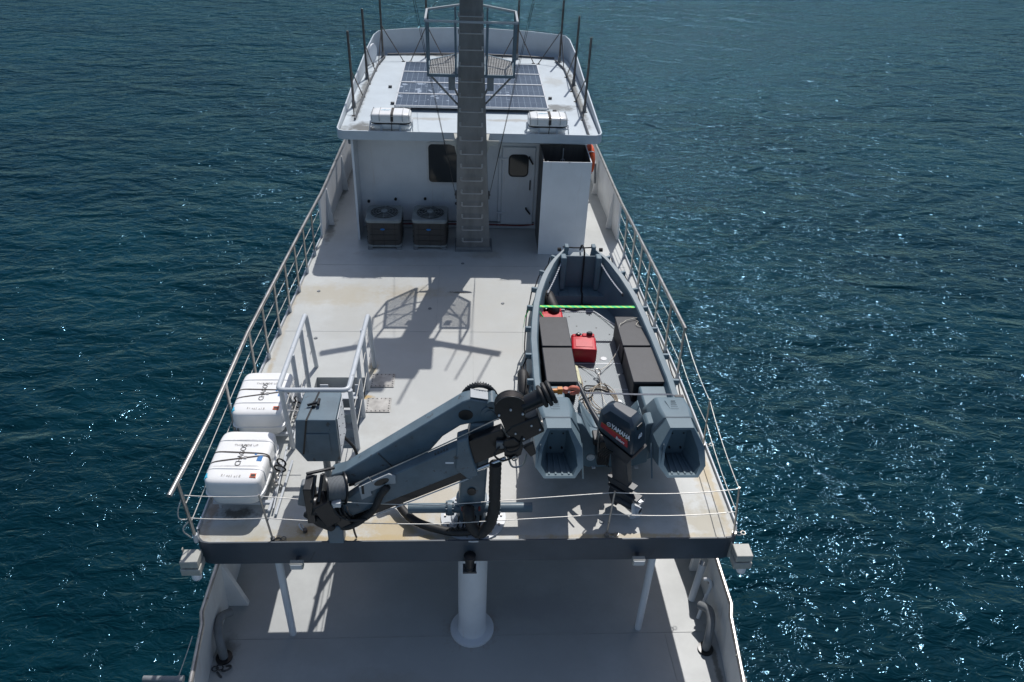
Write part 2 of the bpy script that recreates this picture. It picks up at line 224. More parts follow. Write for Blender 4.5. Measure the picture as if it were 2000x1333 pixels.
# ------------------------------------------------------------------ mesh helpers
ORG = {}
def frame(d, hint=V((0, 0, 1))):
    d = V(d).normalized(); h = V(hint)
    if abs(d.dot(h)) > .98: h = V((1, 0, 0))
    x = h.cross(d).normalized(); y = d.cross(x).normalized()
    return x, y, d
class MB:
    def __init__(s): s.v = []; s.f = []
    def add(s, vs, fs):
        o = len(s.v); s.v += [V(a) for a in vs]; s.f += [tuple(i+o for i in f) for f in fs]; return s
    def box(s, a, b):
        (x0, y0, z0), (x1, y1, z1) = a, b
        return s.add([(x0, y0, z0), (x1, y0, z0), (x1, y1, z0), (x0, y1, z0), (x0, y0, z1), (x1, y0, z1), (x1, y1, z1), (x0, y1, z1)],
                     [(0, 3, 2, 1), (4, 5, 6, 7), (0, 1, 5, 4), (1, 2, 6, 5), (2, 3, 7, 6), (3, 0, 4, 7)])
    def cbox(s, c, sz, rot=None):
        hx, hy, hz = (q/2 for q in sz); vs = [V(p) for p in ((-hx, -hy, -hz), (hx, -hy, -hz), (hx, hy, -hz), (-hx, hy, -hz), (-hx, -hy, hz), (hx, -hy, hz), (hx, hy, hz), (-hx, hy, hz))]
        if rot is not None: vs = [rot @ p for p in vs]
        return s.add([V(c)+p for p in vs], [(0, 3, 2, 1), (4, 5, 6, 7), (0, 1, 5, 4), (1, 2, 6, 5), (2, 3, 7, 6), (3, 0, 4, 7)])
    def beam(s, p, q, w, h, hint=(0, 0, 1), w2=None, h2=None):
        p, q = V(p), V(q); x, y, d = frame(q-p, hint); w2 = w2 or w; h2 = h2 or h
        vs = [p+x*a*w/2+y*b*h/2 for a, b in ((-1, -1), (1, -1), (1, 1), (-1, 1))]+[q+x*a*w2/2+y*b*h2/2 for a, b in ((-1, -1), (1, -1), (1, 1), (-1, 1))]
        return s.add(vs, [(0, 3, 2, 1), (4, 5, 6, 7), (0, 1, 5, 4), (1, 2, 6, 5), (2, 3, 7, 6), (3, 0, 4, 7)])
    def tube(s, pts, r, n=8, closed=False, rs=None):
        pts = [V(p) for p in pts]; k = len(pts); x = None; rings = []
        for i, p in enumerate(pts):
            a = pts[i-1] if (i > 0 or closed) else p; b = pts[(i+1) % k] if (i < k-1 or closed) else p
            d = (b-a)
            if d.length < 1e-7: d = V((0, 0, 1))
            d.normalize()
            if x is None: x = frame(d)[0]
            x = (x-d*x.dot(d))
            if x.length < 1e-5: x = frame(d)[0]
            x.normalize(); y = d.cross(x); rr = rs[i] if rs else r
            rings.append([p+(x*math.cos(2*math.pi*j/n)+y*math.sin(2*math.pi*j/n))*rr for j in range(n)])
        return s.loft(rings, closed)
    def loft(s, rings, closed=False, caps=True):
        n = len(rings[0]); k = len(rings); vs = [p for r in rings for p in r]; fs = []
        for i in range(k if closed else k-1):
            for j in range(n):
                a = i*n+j; b = i*n+(j+1) % n; c = ((i+1) % k)*n+(j+1) % n; d = ((i+1) % k)*n+j; fs.append((a, b, c, d))
        if caps and not closed: fs.append(tuple(range(n))[::-1]); fs.append(tuple((k-1)*n+j for j in range(n)))
        return s.add(vs, fs)
    def cyl(s, p, q, r, r2=None, n=16): return s.tube([p, q], r, n, rs=[r, r if r2 is None else r2])
    def lathe(s, prof, c, axis=(0, 0, 1), n=20):
        x, y, d = frame(axis); c = V(c)
        return s.loft([[c+d*z+(x*math.cos(2*math.pi*j/n)+y*math.sin(2*math.pi*j/n))*max(r, 1e-4) for j in range(n)] for r, z in prof])
    def prism(s, poly, o, ux, uy, dep):
        o, ux, uy = V(o), V(ux), V(uy); nn = ux.cross(uy).normalized()*dep; n = len(poly)
        a = [o+ux*p[0]+uy*p[1] for p in poly]; b = [p+nn for p in a]
        return s.add(a+b, [tuple(range(n))[::-1], tuple(range(n, 2*n))]+[(i, (i+1) % n, n+(i+1) % n, n+i) for i in range(n)])
    def torus(s, c, axis, R_, r, n=24, m=8, a0=0, a1=360):
        x, y, d = frame(axis); c = V(c); full = (a1-a0) >= 360; k = n if full else n+1
        return s.tube([c+(x*math.cos(math.radians(a0+(a1-a0)*i/n))+y*math.sin(math.radians(a0+(a1-a0)*i/n)))*R_ for i in range(k)], r, m, closed=full)
    def rbox(s, c, sz, e=.28, n=28, k=9, rot=None, flat=.0):
        # rounded capsule-like box: superellipsoid
        rings = []; hx, hy, hz = (q/2 for q in sz)
        def sp(v, e): return math.copysign(abs(v)**e, v)
        for i in range(k+1):
            ph = -math.pi/2+math.pi*i/k; cz = sp(math.sin(ph), e)*hz; cr = max(abs(math.cos(ph))**e, 1e-3)
            rings.append([V((hx*cr*sp(math.cos(2*math.pi*j/n), e), hy*cr*sp(math.sin(2*math.pi*j/n), e), cz)) for j in range(n)])
        if rot is not None: rings = [[rot @ p for p in r] for r in rings]
        return s.loft([[V(c)+p for p in r] for r in rings])
    def xf(s, M):
        s.v = [M @ p for p in s.v]; return s
    def build(s, name, m, parent=None, loc=None, bevel=0, ang=35, seg=2):
        o0 = V(loc) if loc is not None else (ORG[parent.name] if parent else V((0, 0, 0)))
        me = bpy.data.meshes.new(name); me.from_pydata([tuple(p-o0) for p in s.v], [], s.f); me.update()
        bmfix(me)
        me.materials.append(m)
        me.polygons.foreach_set("use_smooth", [True]*len(me.polygons)); me.set_sharp_from_angle(angle=math.radians(ang))
        o = bpy.data.objects.new(name, me); COL.objects.link(o)
        if parent: o.parent = parent
        if loc is not None: o.location = o0
        ORG[o.name] = o0
        if bevel:
            b = o.modifiers.new("bevel", 'BEVEL'); b.width = bevel; b.segments = seg; b.limit_method = 'ANGLE'; b.angle_limit = math.radians(40); b.harden_normals = False
        return o
import bmesh
def bmfix(me):
    b = bmesh.new(); b.from_mesh(me); bmesh.ops.recalc_face_normals(b, faces=b.faces); b.to_mesh(me); b.free()
def tag(o, label=None, cat=None, group=None, kind=None):
    if label: o["label"] = label
    if cat: o["category"] = cat
    if group: o["group"] = group
    if kind: o["kind"] = kind
    return o
def thing(name, loc, label, cat, group=None):
    o = bpy.data.objects.new(name, None); o.empty_display_size = .2; COL.objects.link(o); o.location = loc; ORG[o.name] = V(loc)
    return tag(o, label, cat, group)
def kids(o): return [c for c in COL.objects if c.parent == o]
def dup(o, loc=None, rz=None, label=None, parent=None):
    c = o.copy(); COL.objects.link(c)
    if parent: c.parent = parent
    if loc is not None: c.location = loc
    if rz is not None: c.rotation_euler = (0, 0, rz)
    if label: c["label"] = label
    for k in kids(o): dup(k, parent=c)
    ORG[c.name] = V(c.location) if parent is None else ORG[o.name]
    return c
def text(s, size, o, ux, uy, m, name, parent, bold=0, ext=.0012, sx=1.0):
    cu = bpy.data.curves.new("lettering", 'FONT'); cu.body = s; cu.size = size; cu.extrude = ext; cu.offset = bold; cu.resolution_u = 3
    ob = bpy.data.objects.new("lettering", cu); COL.objects.link(ob); bpy.context.view_layer.update()
    me = bpy.data.meshes.new_from_object(ob.evaluated_get(bpy.context.evaluated_depsgraph_get())); vs = [v.co.copy() for v in me.vertices]; fs = [tuple(p.vertices) for p in me.polygons]
    bpy.data.objects.remove(ob); bpy.data.meshes.remove(me); bpy.data.curves.remove(cu)
    o, ux, uy = V(o), V(ux).normalized(), V(uy).normalized(); nz = ux.cross(uy)
    b = MB(); b.add([o+ux*p.x*sx+uy*p.y+nz*p.z for p in vs], fs); return b.build(name, m, parent)
def spline(pts, n=6):
    pts = [V(p) for p in pts]; out = []
    P = [pts[0]*2-pts[1]]+pts+[pts[-1]*2-pts[-2]]
    for i in range(1, len(P)-2):
        for k in range(n):
            t = k/n; a, b, c, d = P[i-1:i+3]
            out.append(.5*((2*b)+(c-a)*t+(2*a-5*b+4*c-d)*t*t+(3*b-a-3*c+d)*t**3))
    out.append(pts[-1]); return out
def lerp(tab, y):
    if y <= tab[0][0]: return tab[0][1]
    for (a, p), (b, q) in zip(tab, tab[1:]):
        if y <= b: return p+(q-p)*(y-a)/(b-a)
    return tab[-1][1]
def sag(p, q, d, n=10):
    p, q = V(p), V(q); return [p+(q-p)*i/n-V((0, 0, 4*d*(i/n)*(1-i/n))) for i in range(n+1)]
CX0 = .03
HW = [(6.8, 3.5), (10, 3.46), (11.5, 3.39), (13, 3.31), (14.5, 3.25), (16, 3.18), (18, 3.11), (20, 3.04), (23, 2.8), (26, 2.0), (27.5, 1.0), (28.2, .15)]
def hw(y): return lerp(HW, y)
# ------------------------------------------------------------------ sea
b = MB(); S = 2500
b.add([(-S, -S, -4.2), (S, -S, -4.2), (S, S, -4.2), (-S, S, -4.2)], [(0, 1, 2, 3)])
tag(b.build("water", m_water), kind="structure")

# ------------------------------------------------------------------ vessel
ship = thing("research_vessel", (0, 7, -4.2), "long white and grey working ship seen from behind and above, filling the middle", "ship")
LHW = [(2.0, 3.0), (4.5, 3.45), (5.7, 3.62), (6.7, 3.72), (8.5, 3.72), (10.8, 3.55)]+[(y, x) for y, x in HW if y > 11]
def lhw(y): return lerp(LHW, y)
b = MB(); rings = []
for y in [2, 3.2, 4.5, 5.7, 6.7, 8.5, 10.8, 13, 16, 20, 23, 26, 27.5, 28.2]:
    x = lhw(y); rings.append([V((CX0+sx*q, y, z)) for sx, q, z in ((-1, x, -2.42), (-1, x, -3.4), (-1, x*.93, -4.6), (1, x*.93, -4.6), (1, x, -3.4), (1, x, -2.42))])
b.loft(rings)
ys = [10.8, 13, 14.5, 16, 18, 20, 23, 26, 27.5, 28.2]     # topsides up to the upper deck
for sgn in (-1, 1):
    for y0, y1 in zip(ys, ys[1:]):
        b.prism([(CX0+sgn*lhw(y0), y0), (CX0+sgn*lhw(y1), y1), (CX0+sgn*(lhw(y1)-.05), y1), (CX0+sgn*(lhw(y0)-.05), y0)], (0, 0, -2.42), (1, 0, 0), (0, 1, 0), 2.28)
b.build("hull", m_hull, ship)
# lower working deck
b = MB(); st = [2.05, 3.2, 4.5, 5.7, 6.7, 8.5, 10.8]
for y0, y1 in zip(st, st[1:]):
    x0, x1 = lhw(y0)-.02, lhw(y1)-.02
    b.add([(CX0-x0, y0, -2.4), (CX0+x0, y0, -2.4), (CX0+x1, y1, -2.4), (CX0-x1, y1, -2.4)], [(0, 1, 2, 3)])
b.build("lower_deck", m_ldeck, ship)
b = MB()   # weld seams
b.box((-3.65, 7.075, -2.398), (3.65, 7.083, -2.394)); b.beam((2.95, 7.05, -2.397), (3.02, 4.5, -2.397), .008, .005)
b.build("deck_seam", m_seam, ship)
b = MB(); b.box((-3.5, 10.82, -2.4), (3.5, 10.9, -.12)); b.build("lower_bulkhead", m_white, ship)
# lower bulwarks
BT = [(2.0, -1.5), (5.7, -1.42), (8.6, -1.35), (10.8, -1.3)]
for sgn in (-1, 1):
    b = MB(); r_ = []
    for y in [2, 3.2, 4.5, 5.7, 6.6, 6.8, 8.5, 10.8]:
        x = lhw(y); t = lerp(BT, y); lean = -.10 if y < 6.7 else -.05
        xi = CX0+sgn*(x-.03); xo = CX0+sgn*(x+.02); dx = sgn*lean
        r_.append([V((xi, y, -2.42)), V((xi+dx, y, t)), V((xo+dx, y, t)), V((xo, y, -2.42))])
    b.loft(r_); bw = b.build("lower_bulwark", m_bulw, ship)
    b = MB(); b.tube([V((p[1]+p[2])/2)+V((0, 0, .01)) for p in r_], .032, 10); b.build("cap_rail", m_steel, bw)
    for y in ((7.75, 9.3) if sgn < 0 else (8.3, 9.8)):
        b = MB(); x = CX0+sgn*(lhw(y)-.03); q_ = .30 if sgn < 0 else .12
        b.prism([(0, 0), (sgn*-q_, 0), (sgn*-.06, .9), (0, .98)], (x, y, -2.4), (1, 0, 0), (0, 0, 1), .09)
        b.build("bulwark_stay", m_bulw, bw, bevel=.01)
# upper deck with stair opening
OX0, OX1, OY0, OY1 = -2.5, -1.67, 8.56, 10.27
b = MB(); T = .12
def deckquad(x0, x1, x2, x3, y0, y1):
    b.add([(x0, y0, 0), (x1, y0, 0), (x2, y1, 0), (x3, y1, 0)], [(0, 1, 2, 3)]); b.add([(x0, y0, -T), (x1, y0, -T), (x2, y1, -T), (x3, y1, -T)], [(3, 2, 1, 0)])
E0, E1 = CX0-hw(6.8), CX0+hw(6.8)
c_ = [(E0, 6.98), (E0+.03, 6.88), (E0+.1, 6.81), (E0+.2, 6.79), (E1-.2, 6.79), (E1-.1, 6.81), (E1-.03, 6.88), (E1, 6.98), (E1, OY0), (E0, OY0)]
b.add([(x, y, 0) for x, y in c_]+[(x, y, -T) for x, y in c_], [tuple(range(10)), tuple(range(10, 20))[::-1]])
L1 = CX0-hw(OY1); R1 = CX0+hw(OY1)
deckquad(E0, OX0, OX0, L1, OY0, OY1); deckquad(OX1, E1, R1, OX1, OY0, OY1)
yy = [OY1, 11.5, 13, 14.5, 16, 18, 20, 23, 26, 27.5, 28.2]
for y0, y1 in zip(yy, yy[1:]): deckquad(CX0-hw(y0), CX0+hw(y0), CX0+hw(y1), CX0-hw(y1), y0, y1)
for (p, q) in (((OX0, OY0), (OX1, OY0)), ((OX1, OY0), (OX1, OY1)), ((OX1, OY1), (OX0, OY1)), ((OX0, OY1), (OX0, OY0))):
    b.add([(*p, 0), (*q, 0), (*q, -T), (*p, -T)], [(0, 1, 2, 3)])
ud = b.build("upper_deck", m_deck, ship)
b = MB()
for y in (11.62, 14.05): b.box((CX0-hw(y)+.08, y, .0005), (CX0+hw(y)-.08, y+.007, .003))
b.box((-.62, 11.63, .0005), (-.613, 14.04, .003)); b.box((.05, 8.0, .0005), (.057, 11.61, .003)); b.build("upper_deck_seam", m_seam, ship)
for x, y in ((-.15, 14.15), (-.75, 12.4), (.62, 12.6), (-2.9, 13.0), (-1.2, 8.1), (.75, 7.35), (1.75, 7.1), (-2.7, 11.4)):
    b = MB(); b.lathe([(0, .0), (.035, .0), (.03, .012), (.012, .008), (0, .008)], (x, y, .001), n=14); b.build("deck_socket", m_grey, ship)
# trunk walls below the stair opening
b = MB()
b.box((OX0, OY1, -.75), (OX1, OY1+.03, -.121)); b.box((OX1, 9.3, -.75), (OX1+.03, OY1, -.121)); b.box((OX0-.03, 9.3, -.75), (OX0, OY1, -.121))
b.build("stair_trunk", m_ldeck, ship)
# aft fascia and side edge
b = MB()
prof = c_[:8]
out_ = [(E0-.015, 7.0)]+[(x*1.003, y-.015) for x, y in prof[1:7]]+[(E1+.015, 7.0)]
r_ = [[V((x, y, -.36)), V((x, y, .035)), V((x+(0 if abs(x) < 3.3 else (-.02 if x > 0 else .02)), y+.02, .035)), V((x+(0 if abs(x) < 3.3 else (-.02 if x > 0 else .02)), y+.02, -.36))] for x, y in out_]
b.loft(r_); b.build("stern_fascia", m_fascia, ship)
b = MB()
b.box((-3.3, 6.9, -.36), (3.3, 6.98, -.121)); b.build("stern_beam", m_fascia, ship)
for sgn in (-1, 1):
    b = MB(); r_ = []
    for y in [7.0, 8.6, 10, 11.5, 13, 14.5, 15.24]:
        x = CX0+sgn*(hw(y)+.004); xo = x+sgn*.02
        r_.append([V((x, y, -.14)), V((x, y, .055)), V((xo, y, .055)), V((xo, y, -.14))])
    b.loft(r_); b.build("toe_rail", m_white_pipe, ship)
# upper bulwarks
TOP = [(15.24, .93), (18, 1.0), (22, 1.0), (28.2, 1.0)]
for sgn in (-1, 1):
    b = MB(); r_ = []
    for y in [15.24, 16, 18, 20, 23, 26, 27.5, 28.2]:
        x = CX0+sgn*hw(y); t = lerp(TOP, y); ti = sgn*-.03
        r_.append([V((x-sgn*.02, y, -.01)), V((x-sgn*.02+ti, y, t)), V((x+sgn*.02+ti, y, t)), V((x+sgn*.02, y, -.01))])
    b.loft(r_); bw = b.build("upper_bulwark", m_bulw, ship)
    b = MB(); b.tube([(p[1]+p[2])/2 for p in r_], .03, 10); b.build("cap_rail", m_steel, bw)
    for y in (15.9, 17.8, 19.7):
        b = MB(); x = CX0+sgn*(hw(y)-.02)
        b.prism([(0, 0), (sgn*-.13, 0), (sgn*-.04, .85), (0, .88)], (x, y, 0), (1, 0, 0), (0, 0, 1), .05)
        b.build("bulwark_stay", m_bulw, bw, bevel=.008)
# deckhouse
HY = 15.8
b = MB(); b.box((-2.36, HY, 0), (2.42, HY+.06, 2.27)); b.box((-2.36, HY+.06, 0), (-2.31, 21.2, 2.27)); b.box((2.37, HY+.06, 0), (2.42, 21.2, 2.27)); b.box((-2.31, 21.15, 0), (2.37, 21.2, 2.27))
house = b.build("deckhouse_wall", m_white, ship, bevel=.01)
b = MB(); b.prism([(15.16, 0), (HY, 0), (HY, 2.27), (15.22, 2.27)], (-2.355, 0, 0), (0, 1, 0), (0, 0, 1), -.045); b.build("wing_wall", m_white, ship)
# door
b = MB(); b.box((.60, HY-.05, .06), (1.45, HY-.002, 2.0)); df = b.build("door_frame", m_white, ship, bevel=.015)
b = MB(); b.box((.67, HY-.10, .15), (1.38, HY-.052, 1.93)); dr = b.build("door", m_white, ship, bevel=.02)
def rrect(x0, x1, z0, z1, r, n=5):
    o = []
    for cx, cz, a in ((x1-r, z0+r, -90), (x1-r, z1-r, 0), (x0+r, z1-r, 90), (x0+r, z0+r, 180)):
        for i in range(n+1):
            t = math.radians(a+90*i/n); o.append((cx+r*math.cos(t), cz+r*math.sin(t)))
    return o
b = MB(); b.prism(rrect(.82, 1.22, 1.29, 1.76, .09), (0, HY-.102, 0), (1, 0, 0), (0, 0, 1), .012); b.build("door_pane", m_glass, dr)
b = MB(); p = rrect(.82, 1.22, 1.29, 1.76, .09); b.tube([(x, HY-.112, z) for x, z in p], .014, 6, closed=True); b.build("pane_seal", m_blackrub, dr)
for (a, c) in (((1.24, HY-.16, 1.72), (1.32, HY-.16, 1.58)), ((1.22, HY-.16, .55), (1.31, HY-.16, .43))):
    b = MB(); b.cyl((a[0], HY-.10, a[2]), a, .016, n=8); b.cyl(a, c, .018, n=8); b.build("door_handle", m_blackrub, dr)
b = MB(); b.box((1.27, HY-.13, .98), (1.295, HY-.103, 1.2)); b.build("lock_plate", m_dark, dr)
for z in (.42, 1.66):
    b = MB(); b.box((.58, HY-.125, z), (.78, HY-.102, z+.03)); b.build("hinge", m_white, dr)
# window
b = MB(); b.prism(rrect(-.93, .2, 1.05, 1.98, .1), (0, HY-.002, 0), (1, 0, 0), (0, 0, 1), .03); wf = b.build("window", m_alu, ship)
b = MB(); b.prism(rrect(-.885, .155, 1.095, 1.935, .08), (0, HY-.033, 0), (1, 0, 0), (0, 0, 1), .008); b.build("pane", m_glass, wf)
b = MB(); b.box((-.1, HY-.045, 1.1), (-.08, HY-.042, 1.93)); b.build("mullion", m_alu, wf)
# wall bits: pipe penetrations
for x, z in ((-2.2, .62), (-1.62, .68), (-.98, .70), (-.3, .6)):
    b = MB(); b.cyl((x, HY-.04, z), (x, HY-.001, z), .03); b.build("wall_gland", m_blackrub, ship)
b = MB(); b.tube(spline([(-2.25, HY-.06, .10), (-.8, HY-.08, .13), (.3, HY-.06, .12), (1.1, HY-.07, .11), (1.42, HY-.06, .14)]), .018, 8); b.build("wall_pipe", m_copper, ship)
b = MB(); b.tube([(-2.3, HY-.05, .18), (1.42, HY-.05, .18)], .012, 6); b.build("wall_pipe", m_dark, ship)
# roof
RP = [(-2.62, 15.2), (-2.61, 18), (-2.55, 20), (-2.46, 20.95), (-2.36, 21.2), (-1.58, 21.42), (-.3, 21.56), (.4, 21.56), (1.6, 21.42), (2.46, 21.2), (2.55, 20.95), (2.62, 20), (2.62, 18), (2.62, 15.2), (2.58, 15.1), (2.5, 15.06), (-2.5, 15.06), (-2.58, 15.1)]
b = MB(); b.prism([(x*.995, y) for x, y in RP], (0, 0, 2.272), (1, 0, 0), (0, 1, 0), .088); b.build("roof", m_roof, ship)
RZ = [(15.06, 2.45), (16.5, 2.52), (18.6, 2.64), (20.5, 2.80), (21.2, 2.92), (21.6, 2.97)]
def rimring(p, i, n):
    a = V((*RP[(i-1) % n], 0)); c = V((*RP[(i+1) % n], 0)); d = (c-a).normalized(); nrm = V((-d.y, d.x, 0))   # outward for clockwise order
    P = V((p[0], p[1], 0)); t = lerp(RZ, p[1]); f = .0
    ctr = V((0, 18.3, 0))
    if nrm.dot(P-ctr) < 0: nrm = -nrm
    return [P+V((0, 0, 2.27)), P+V((0, 0, t)), P+nrm*.025+V((0, 0, t)), P+nrm*.025+V((0, 0, 2.27))]
b = MB(); n = len(RP); b.loft([rimring(p, i, n) for i, p in enumerate(RP)], closed=True); rim = b.build("roof_rim", m_rfascia, ship, ang=50)
# conduit round the roof edge, small fittings
b = MB()
for s_, pts in ((0, [(-2.38, 15.9), (-2.37, 18), (-2.3, 20), (-2.2, 20.75)]), (1, [(2.38, 15.2), (2.4, 18), (2.36, 20), (2.2, 20.75)]), (2, [(-2.15, 20.98), (-1.1, 21.12), (0, 21.2), (1.2, 21.12), (2.2, 20.98)])):
    b.tube([(x, y, 2.395) for x, y in pts], .022, 8)
b.build("roof_conduit", m_dark, ship)
for x, y in ((-1.85, 18.2), (-1.7, 17.0), (1.82, 16.7), (1.8, 17.6)):
    b = MB(); b.box((x-.04, y-.03, 2.361), (x+.04, y+.03, 2.41)); b.build("roof_fitting", m_dark, ship, bevel=.008)
# beneath-roof knee at port corner
b = MB(); b.cyl((-2.42, 15.35, 2.08), (-2.42, 15.35, 2.26), .05); b.build("under_roof_lamp", m_grey, ship)
# columns that carry the upper deck
b = MB(); b.cyl((.045, 7.2, -2.3), (.045, 7.2, -.121), .205, n=40); cc = b.build("crane_column", m_white, ship)
b = MB(); b.lathe([(0, -2.4), (.325, -2.4), (.325, -2.365), (.30, -2.36), (.215, -2.355), (.206, -2.3), (0, -2.3)], (.045, 7.2, 0), n=40); b.build("column_flange", m_white, cc)
for x in (-2.6, 2.56):
    b = MB(); b.cyl((x, 7.17, -2.4), (x, 7.17, -.121), .052, n=20); b.build("deck_post", m_white, ship)
for sgn, x in ((-1, -2.44), (1, 2.5)):   # diagonal brace near sides under deck edge
    pass
# hatch plates on the upper deck
b = MB(); b.box((-.19, 0, .004), (.19, .35, .016))
hp = thing("bolted_hatch_plate", (-1.42, 10.0, 0), "bare metal bolted square cover on the deck, the one farther from the crane", "hatch cover", "bolted deck covers beside the stair rail")
ORG[hp.name] = V((0, 0, 0))
b.build("plate", m_wd, hp, bevel=.003)
b = MB()
for i in range(6):
    for (x, y) in ((-.165+.066*i, .025), (-.165+.066*i, .325)): b.cyl((x, y, .016), (x, y, .024), .009, n=6)
for i in range(1, 5):
    for x in (-.165, .165): b.cyl((x, .025+.06*i, .016), (x, .025+.06*i, .024), .009, n=6)
b.build("bolts", m_dark, hp)
dup(hp, (-1.43, 9.37, 0), label="bare metal bolted square cover on the deck, the one nearer the crane")

# ------------------------------------------------------------------ railings
def railing(name, label, sgn, posts, top, wires, group):
    t = thing(name, (CX0+sgn*hw(posts[0]), posts[0], 0), label, "railing", group)
    b = MB(); b.tube(top, .030, 12); b.build("top_rail", m_steel, t)
    for y in posts:
        x = CX0+sgn*(hw(y)-.02); z1 = lerp([(p[1], p[2]) for p in sorted(top, key=lambda q: q[1])], y); xt = lerp([(p[1], p[0]) for p in sorted(top, key=lambda q: q[1])], y)
        b = MB(); b.cyl((x, y, 0.002), (xt, y, z1), .022, n=12); pst = b.build("post", m_steel, t)
        b = MB(); b.cyl((x, y, 0.001), (x, y, .13), .032, n=12); b.build("post_socket", m_white_pipe, pst)
    for pts in wires:
        b = MB(); b.tube(pts, .006, 6); b.build("wire", m_wire, t)
    return t
Lp = [14.43, 13.7, 12.98, 12.26, 11.53, 10.79, 10.06, 8.76, 6.84]
Ltop = [(CX0-hw(y)+.04, y, z) for y, z in ((15.24, .96), (14, 1.0), (12, 1.03), (10, 1.05), (8, 1.05))]+[(-3.5, 6.6, 1.05)]
railing("ship_railing", "long tubular railing along the left edge of the upper deck, behind the white raft canisters", -1, Lp, Ltop,
        [[(CX0-hw(y)+.02, y, z) for y in (15.2, 13, 11.5, 10, 8.7, 6.84)] for z in (.68, .36)], "upper deck side railings")
Rp = [14.5, 13.78, 13.16, 12.53, 11.81, 11.04, 10.24]
Rtop = [(CX0+hw(y)-.05, y, z) for y, z in ((15.24, .96), (14, .99), (12, 1.02), (10.2, 1.03))]
railing("ship_railing", "tubular railing along the right edge of the upper deck, beside the small boat", 1, Rp, Rtop,
        [[(CX0+hw(y)-.03, y, z) for y in (15.2, 13, 11.5, 10.24)] for z in (.68, .36)], "upper deck side railings")
# stern lifeline: stanchions + wires
t = thing("stern_lifeline", (1.78, 6.86, 0), "low wire lifeline on thin stanchions round the stern edge of the upper deck", "lifeline")
ST = [((-3.47, 6.84, .0), (-3.44, 6.84, .84)), ((-2.5, 6.84, 0), (-2.56, 6.84, .82)), ((1.78, 6.86, 0), (1.80, 6.86, .82)), ((3.47, 6.86, 0), (3.37, 6.86, .87)), ((3.49, 8.58, 0), (3.45, 8.62, .87))]
for i, (p, q) in enumerate(ST[1:]):
    b = MB(); b.cyl(p, q, .013, n=10); s_ = b.build("stanchion", m_steel, t)
    b = MB(); b.cyl((p[0], p[1], .001), (p[0], p[1], .05), .03); b.torus((p[0]+.06, p[1], .02), (0, .3, 1), .04, .006, 12, 6); b.torus((p[0]+.13, p[1]+.02, .015), (0, 0, 1), .03, .005, 12, 6); b.build("foot", m_steel if i else m_dark, s_)
def wirepath(f): return [V(p).lerp(V(q), f) for p, q in ST]
for f, z3 in ((.97, .93), (.5, .45)):
    P = wirepath(f); pts = [P[0]]+[P[1]]
    pts = sag(P[0], P[1], .02)[:-1]+sag(P[1], V((-.4, 6.8, P[1].z-.14 if f > .9 else P[1].z-.09)), .03)[:-1]+sag(V((-.4, 6.8, P[1].z-.14 if f > .9 else P[1].z-.09)), P[2], .0)[:-1]+sag(P[2], P[3], .05)[:-1]+sag(P[3], P[4], .05)[:-1]+sag(P[4], V((CX0+hw(10.24)-.03, 10.24, z3)), .06)
    b = MB(); b.tube(pts, .006, 6); b.build("wire", m_wire, t)
b = MB(); b.tube(spline([(-3.47, 6.84, .80), (-3.55, 6.80, .60), (-3.56, 6.80, .45), (-3.48, 6.84, .40)]), .008, 6); b.tube(spline([(-3.47, 6.84, .38), (-3.56, 6.80, .25), (-3.5, 6.84, .06)]), .008, 6); b.build("loose_tail", m_wire, t)

# stair guard rail
t = thing("stair_guardrail", (-2.1, 8.5, 0), "pale grey pipe guardrail with three sides round the stair opening", "railing")
zt = 1.17; f0 = 8.44
b = MB(); path = []
def corner(pts, r=.09, n=5):
    pts = [V(p) for p in pts]; o = [pts[0]]
    for a, c, d in zip(pts, pts[1:], pts[2:]):
        u_, v_ = (a-c).normalized(), (d-c).normalized()
        for i in range(n+1):
            q = i/n; o.append((c+u_*r).lerp(c, q).lerp(c.lerp(c+v_*r, q), q))
    o.append(pts[-1]); return o
b.tube(corner([(-2.55, 10.56, 0.001), (-2.57, 10.36, zt), (-2.61, f0, zt), (-1.66, f0, zt), (-1.60, 10.36, zt), (-1.59, 10.56, 0.001)]), .036, 14)
b.build("top_rail", m_white_pipe, t)
for x, sx_ in ((-2.56, -1), (-1.63, 1)):
    for y in (8.56, 9.27, 9.93):
        b = MB(); b.cyl((x, y, .001), (x-.01, y-(.11 if y < 8.7 else .0), zt), .034, n=14); b.build("post", m_white_pipe, t)
for z in (.80, .42):
    for x in (-2.57, -1.62):
        b = MB(); b.tube(sag((x, 8.5, z), (x, 10.45, z), .03), .006, 6); b.build("cable", m_wire, t)
b = MB(); b.tube([(-2.58, 8.48, .78), (-2.2, 8.48, .78)], .008, 6); b.build("front_cable", m_wire, t)
# stair
t = thing("steep_stair", (-2.08, 9.6, -2.4), "steep white metal stair going down through the opening inside the guardrail", "stairs")
for x in (-2.36, -1.80):
    b = MB(); b.beam((x, 10.1, -.02), (x, 9.35, -2.4), .03, .13, (1, 0, 0)); b.build("stringer", m_white_pipe, t)
for i in range(9):
    f = (i+.6)/9.3; b = MB(); yy_ = 10.1-.75*f; zz = -.02-2.38*f; b.box((-2.345, yy_-.12, zz-.02), (-1.815, yy_+.05, zz)); b.build("tread", m_white_pipe, t, bevel=.004)

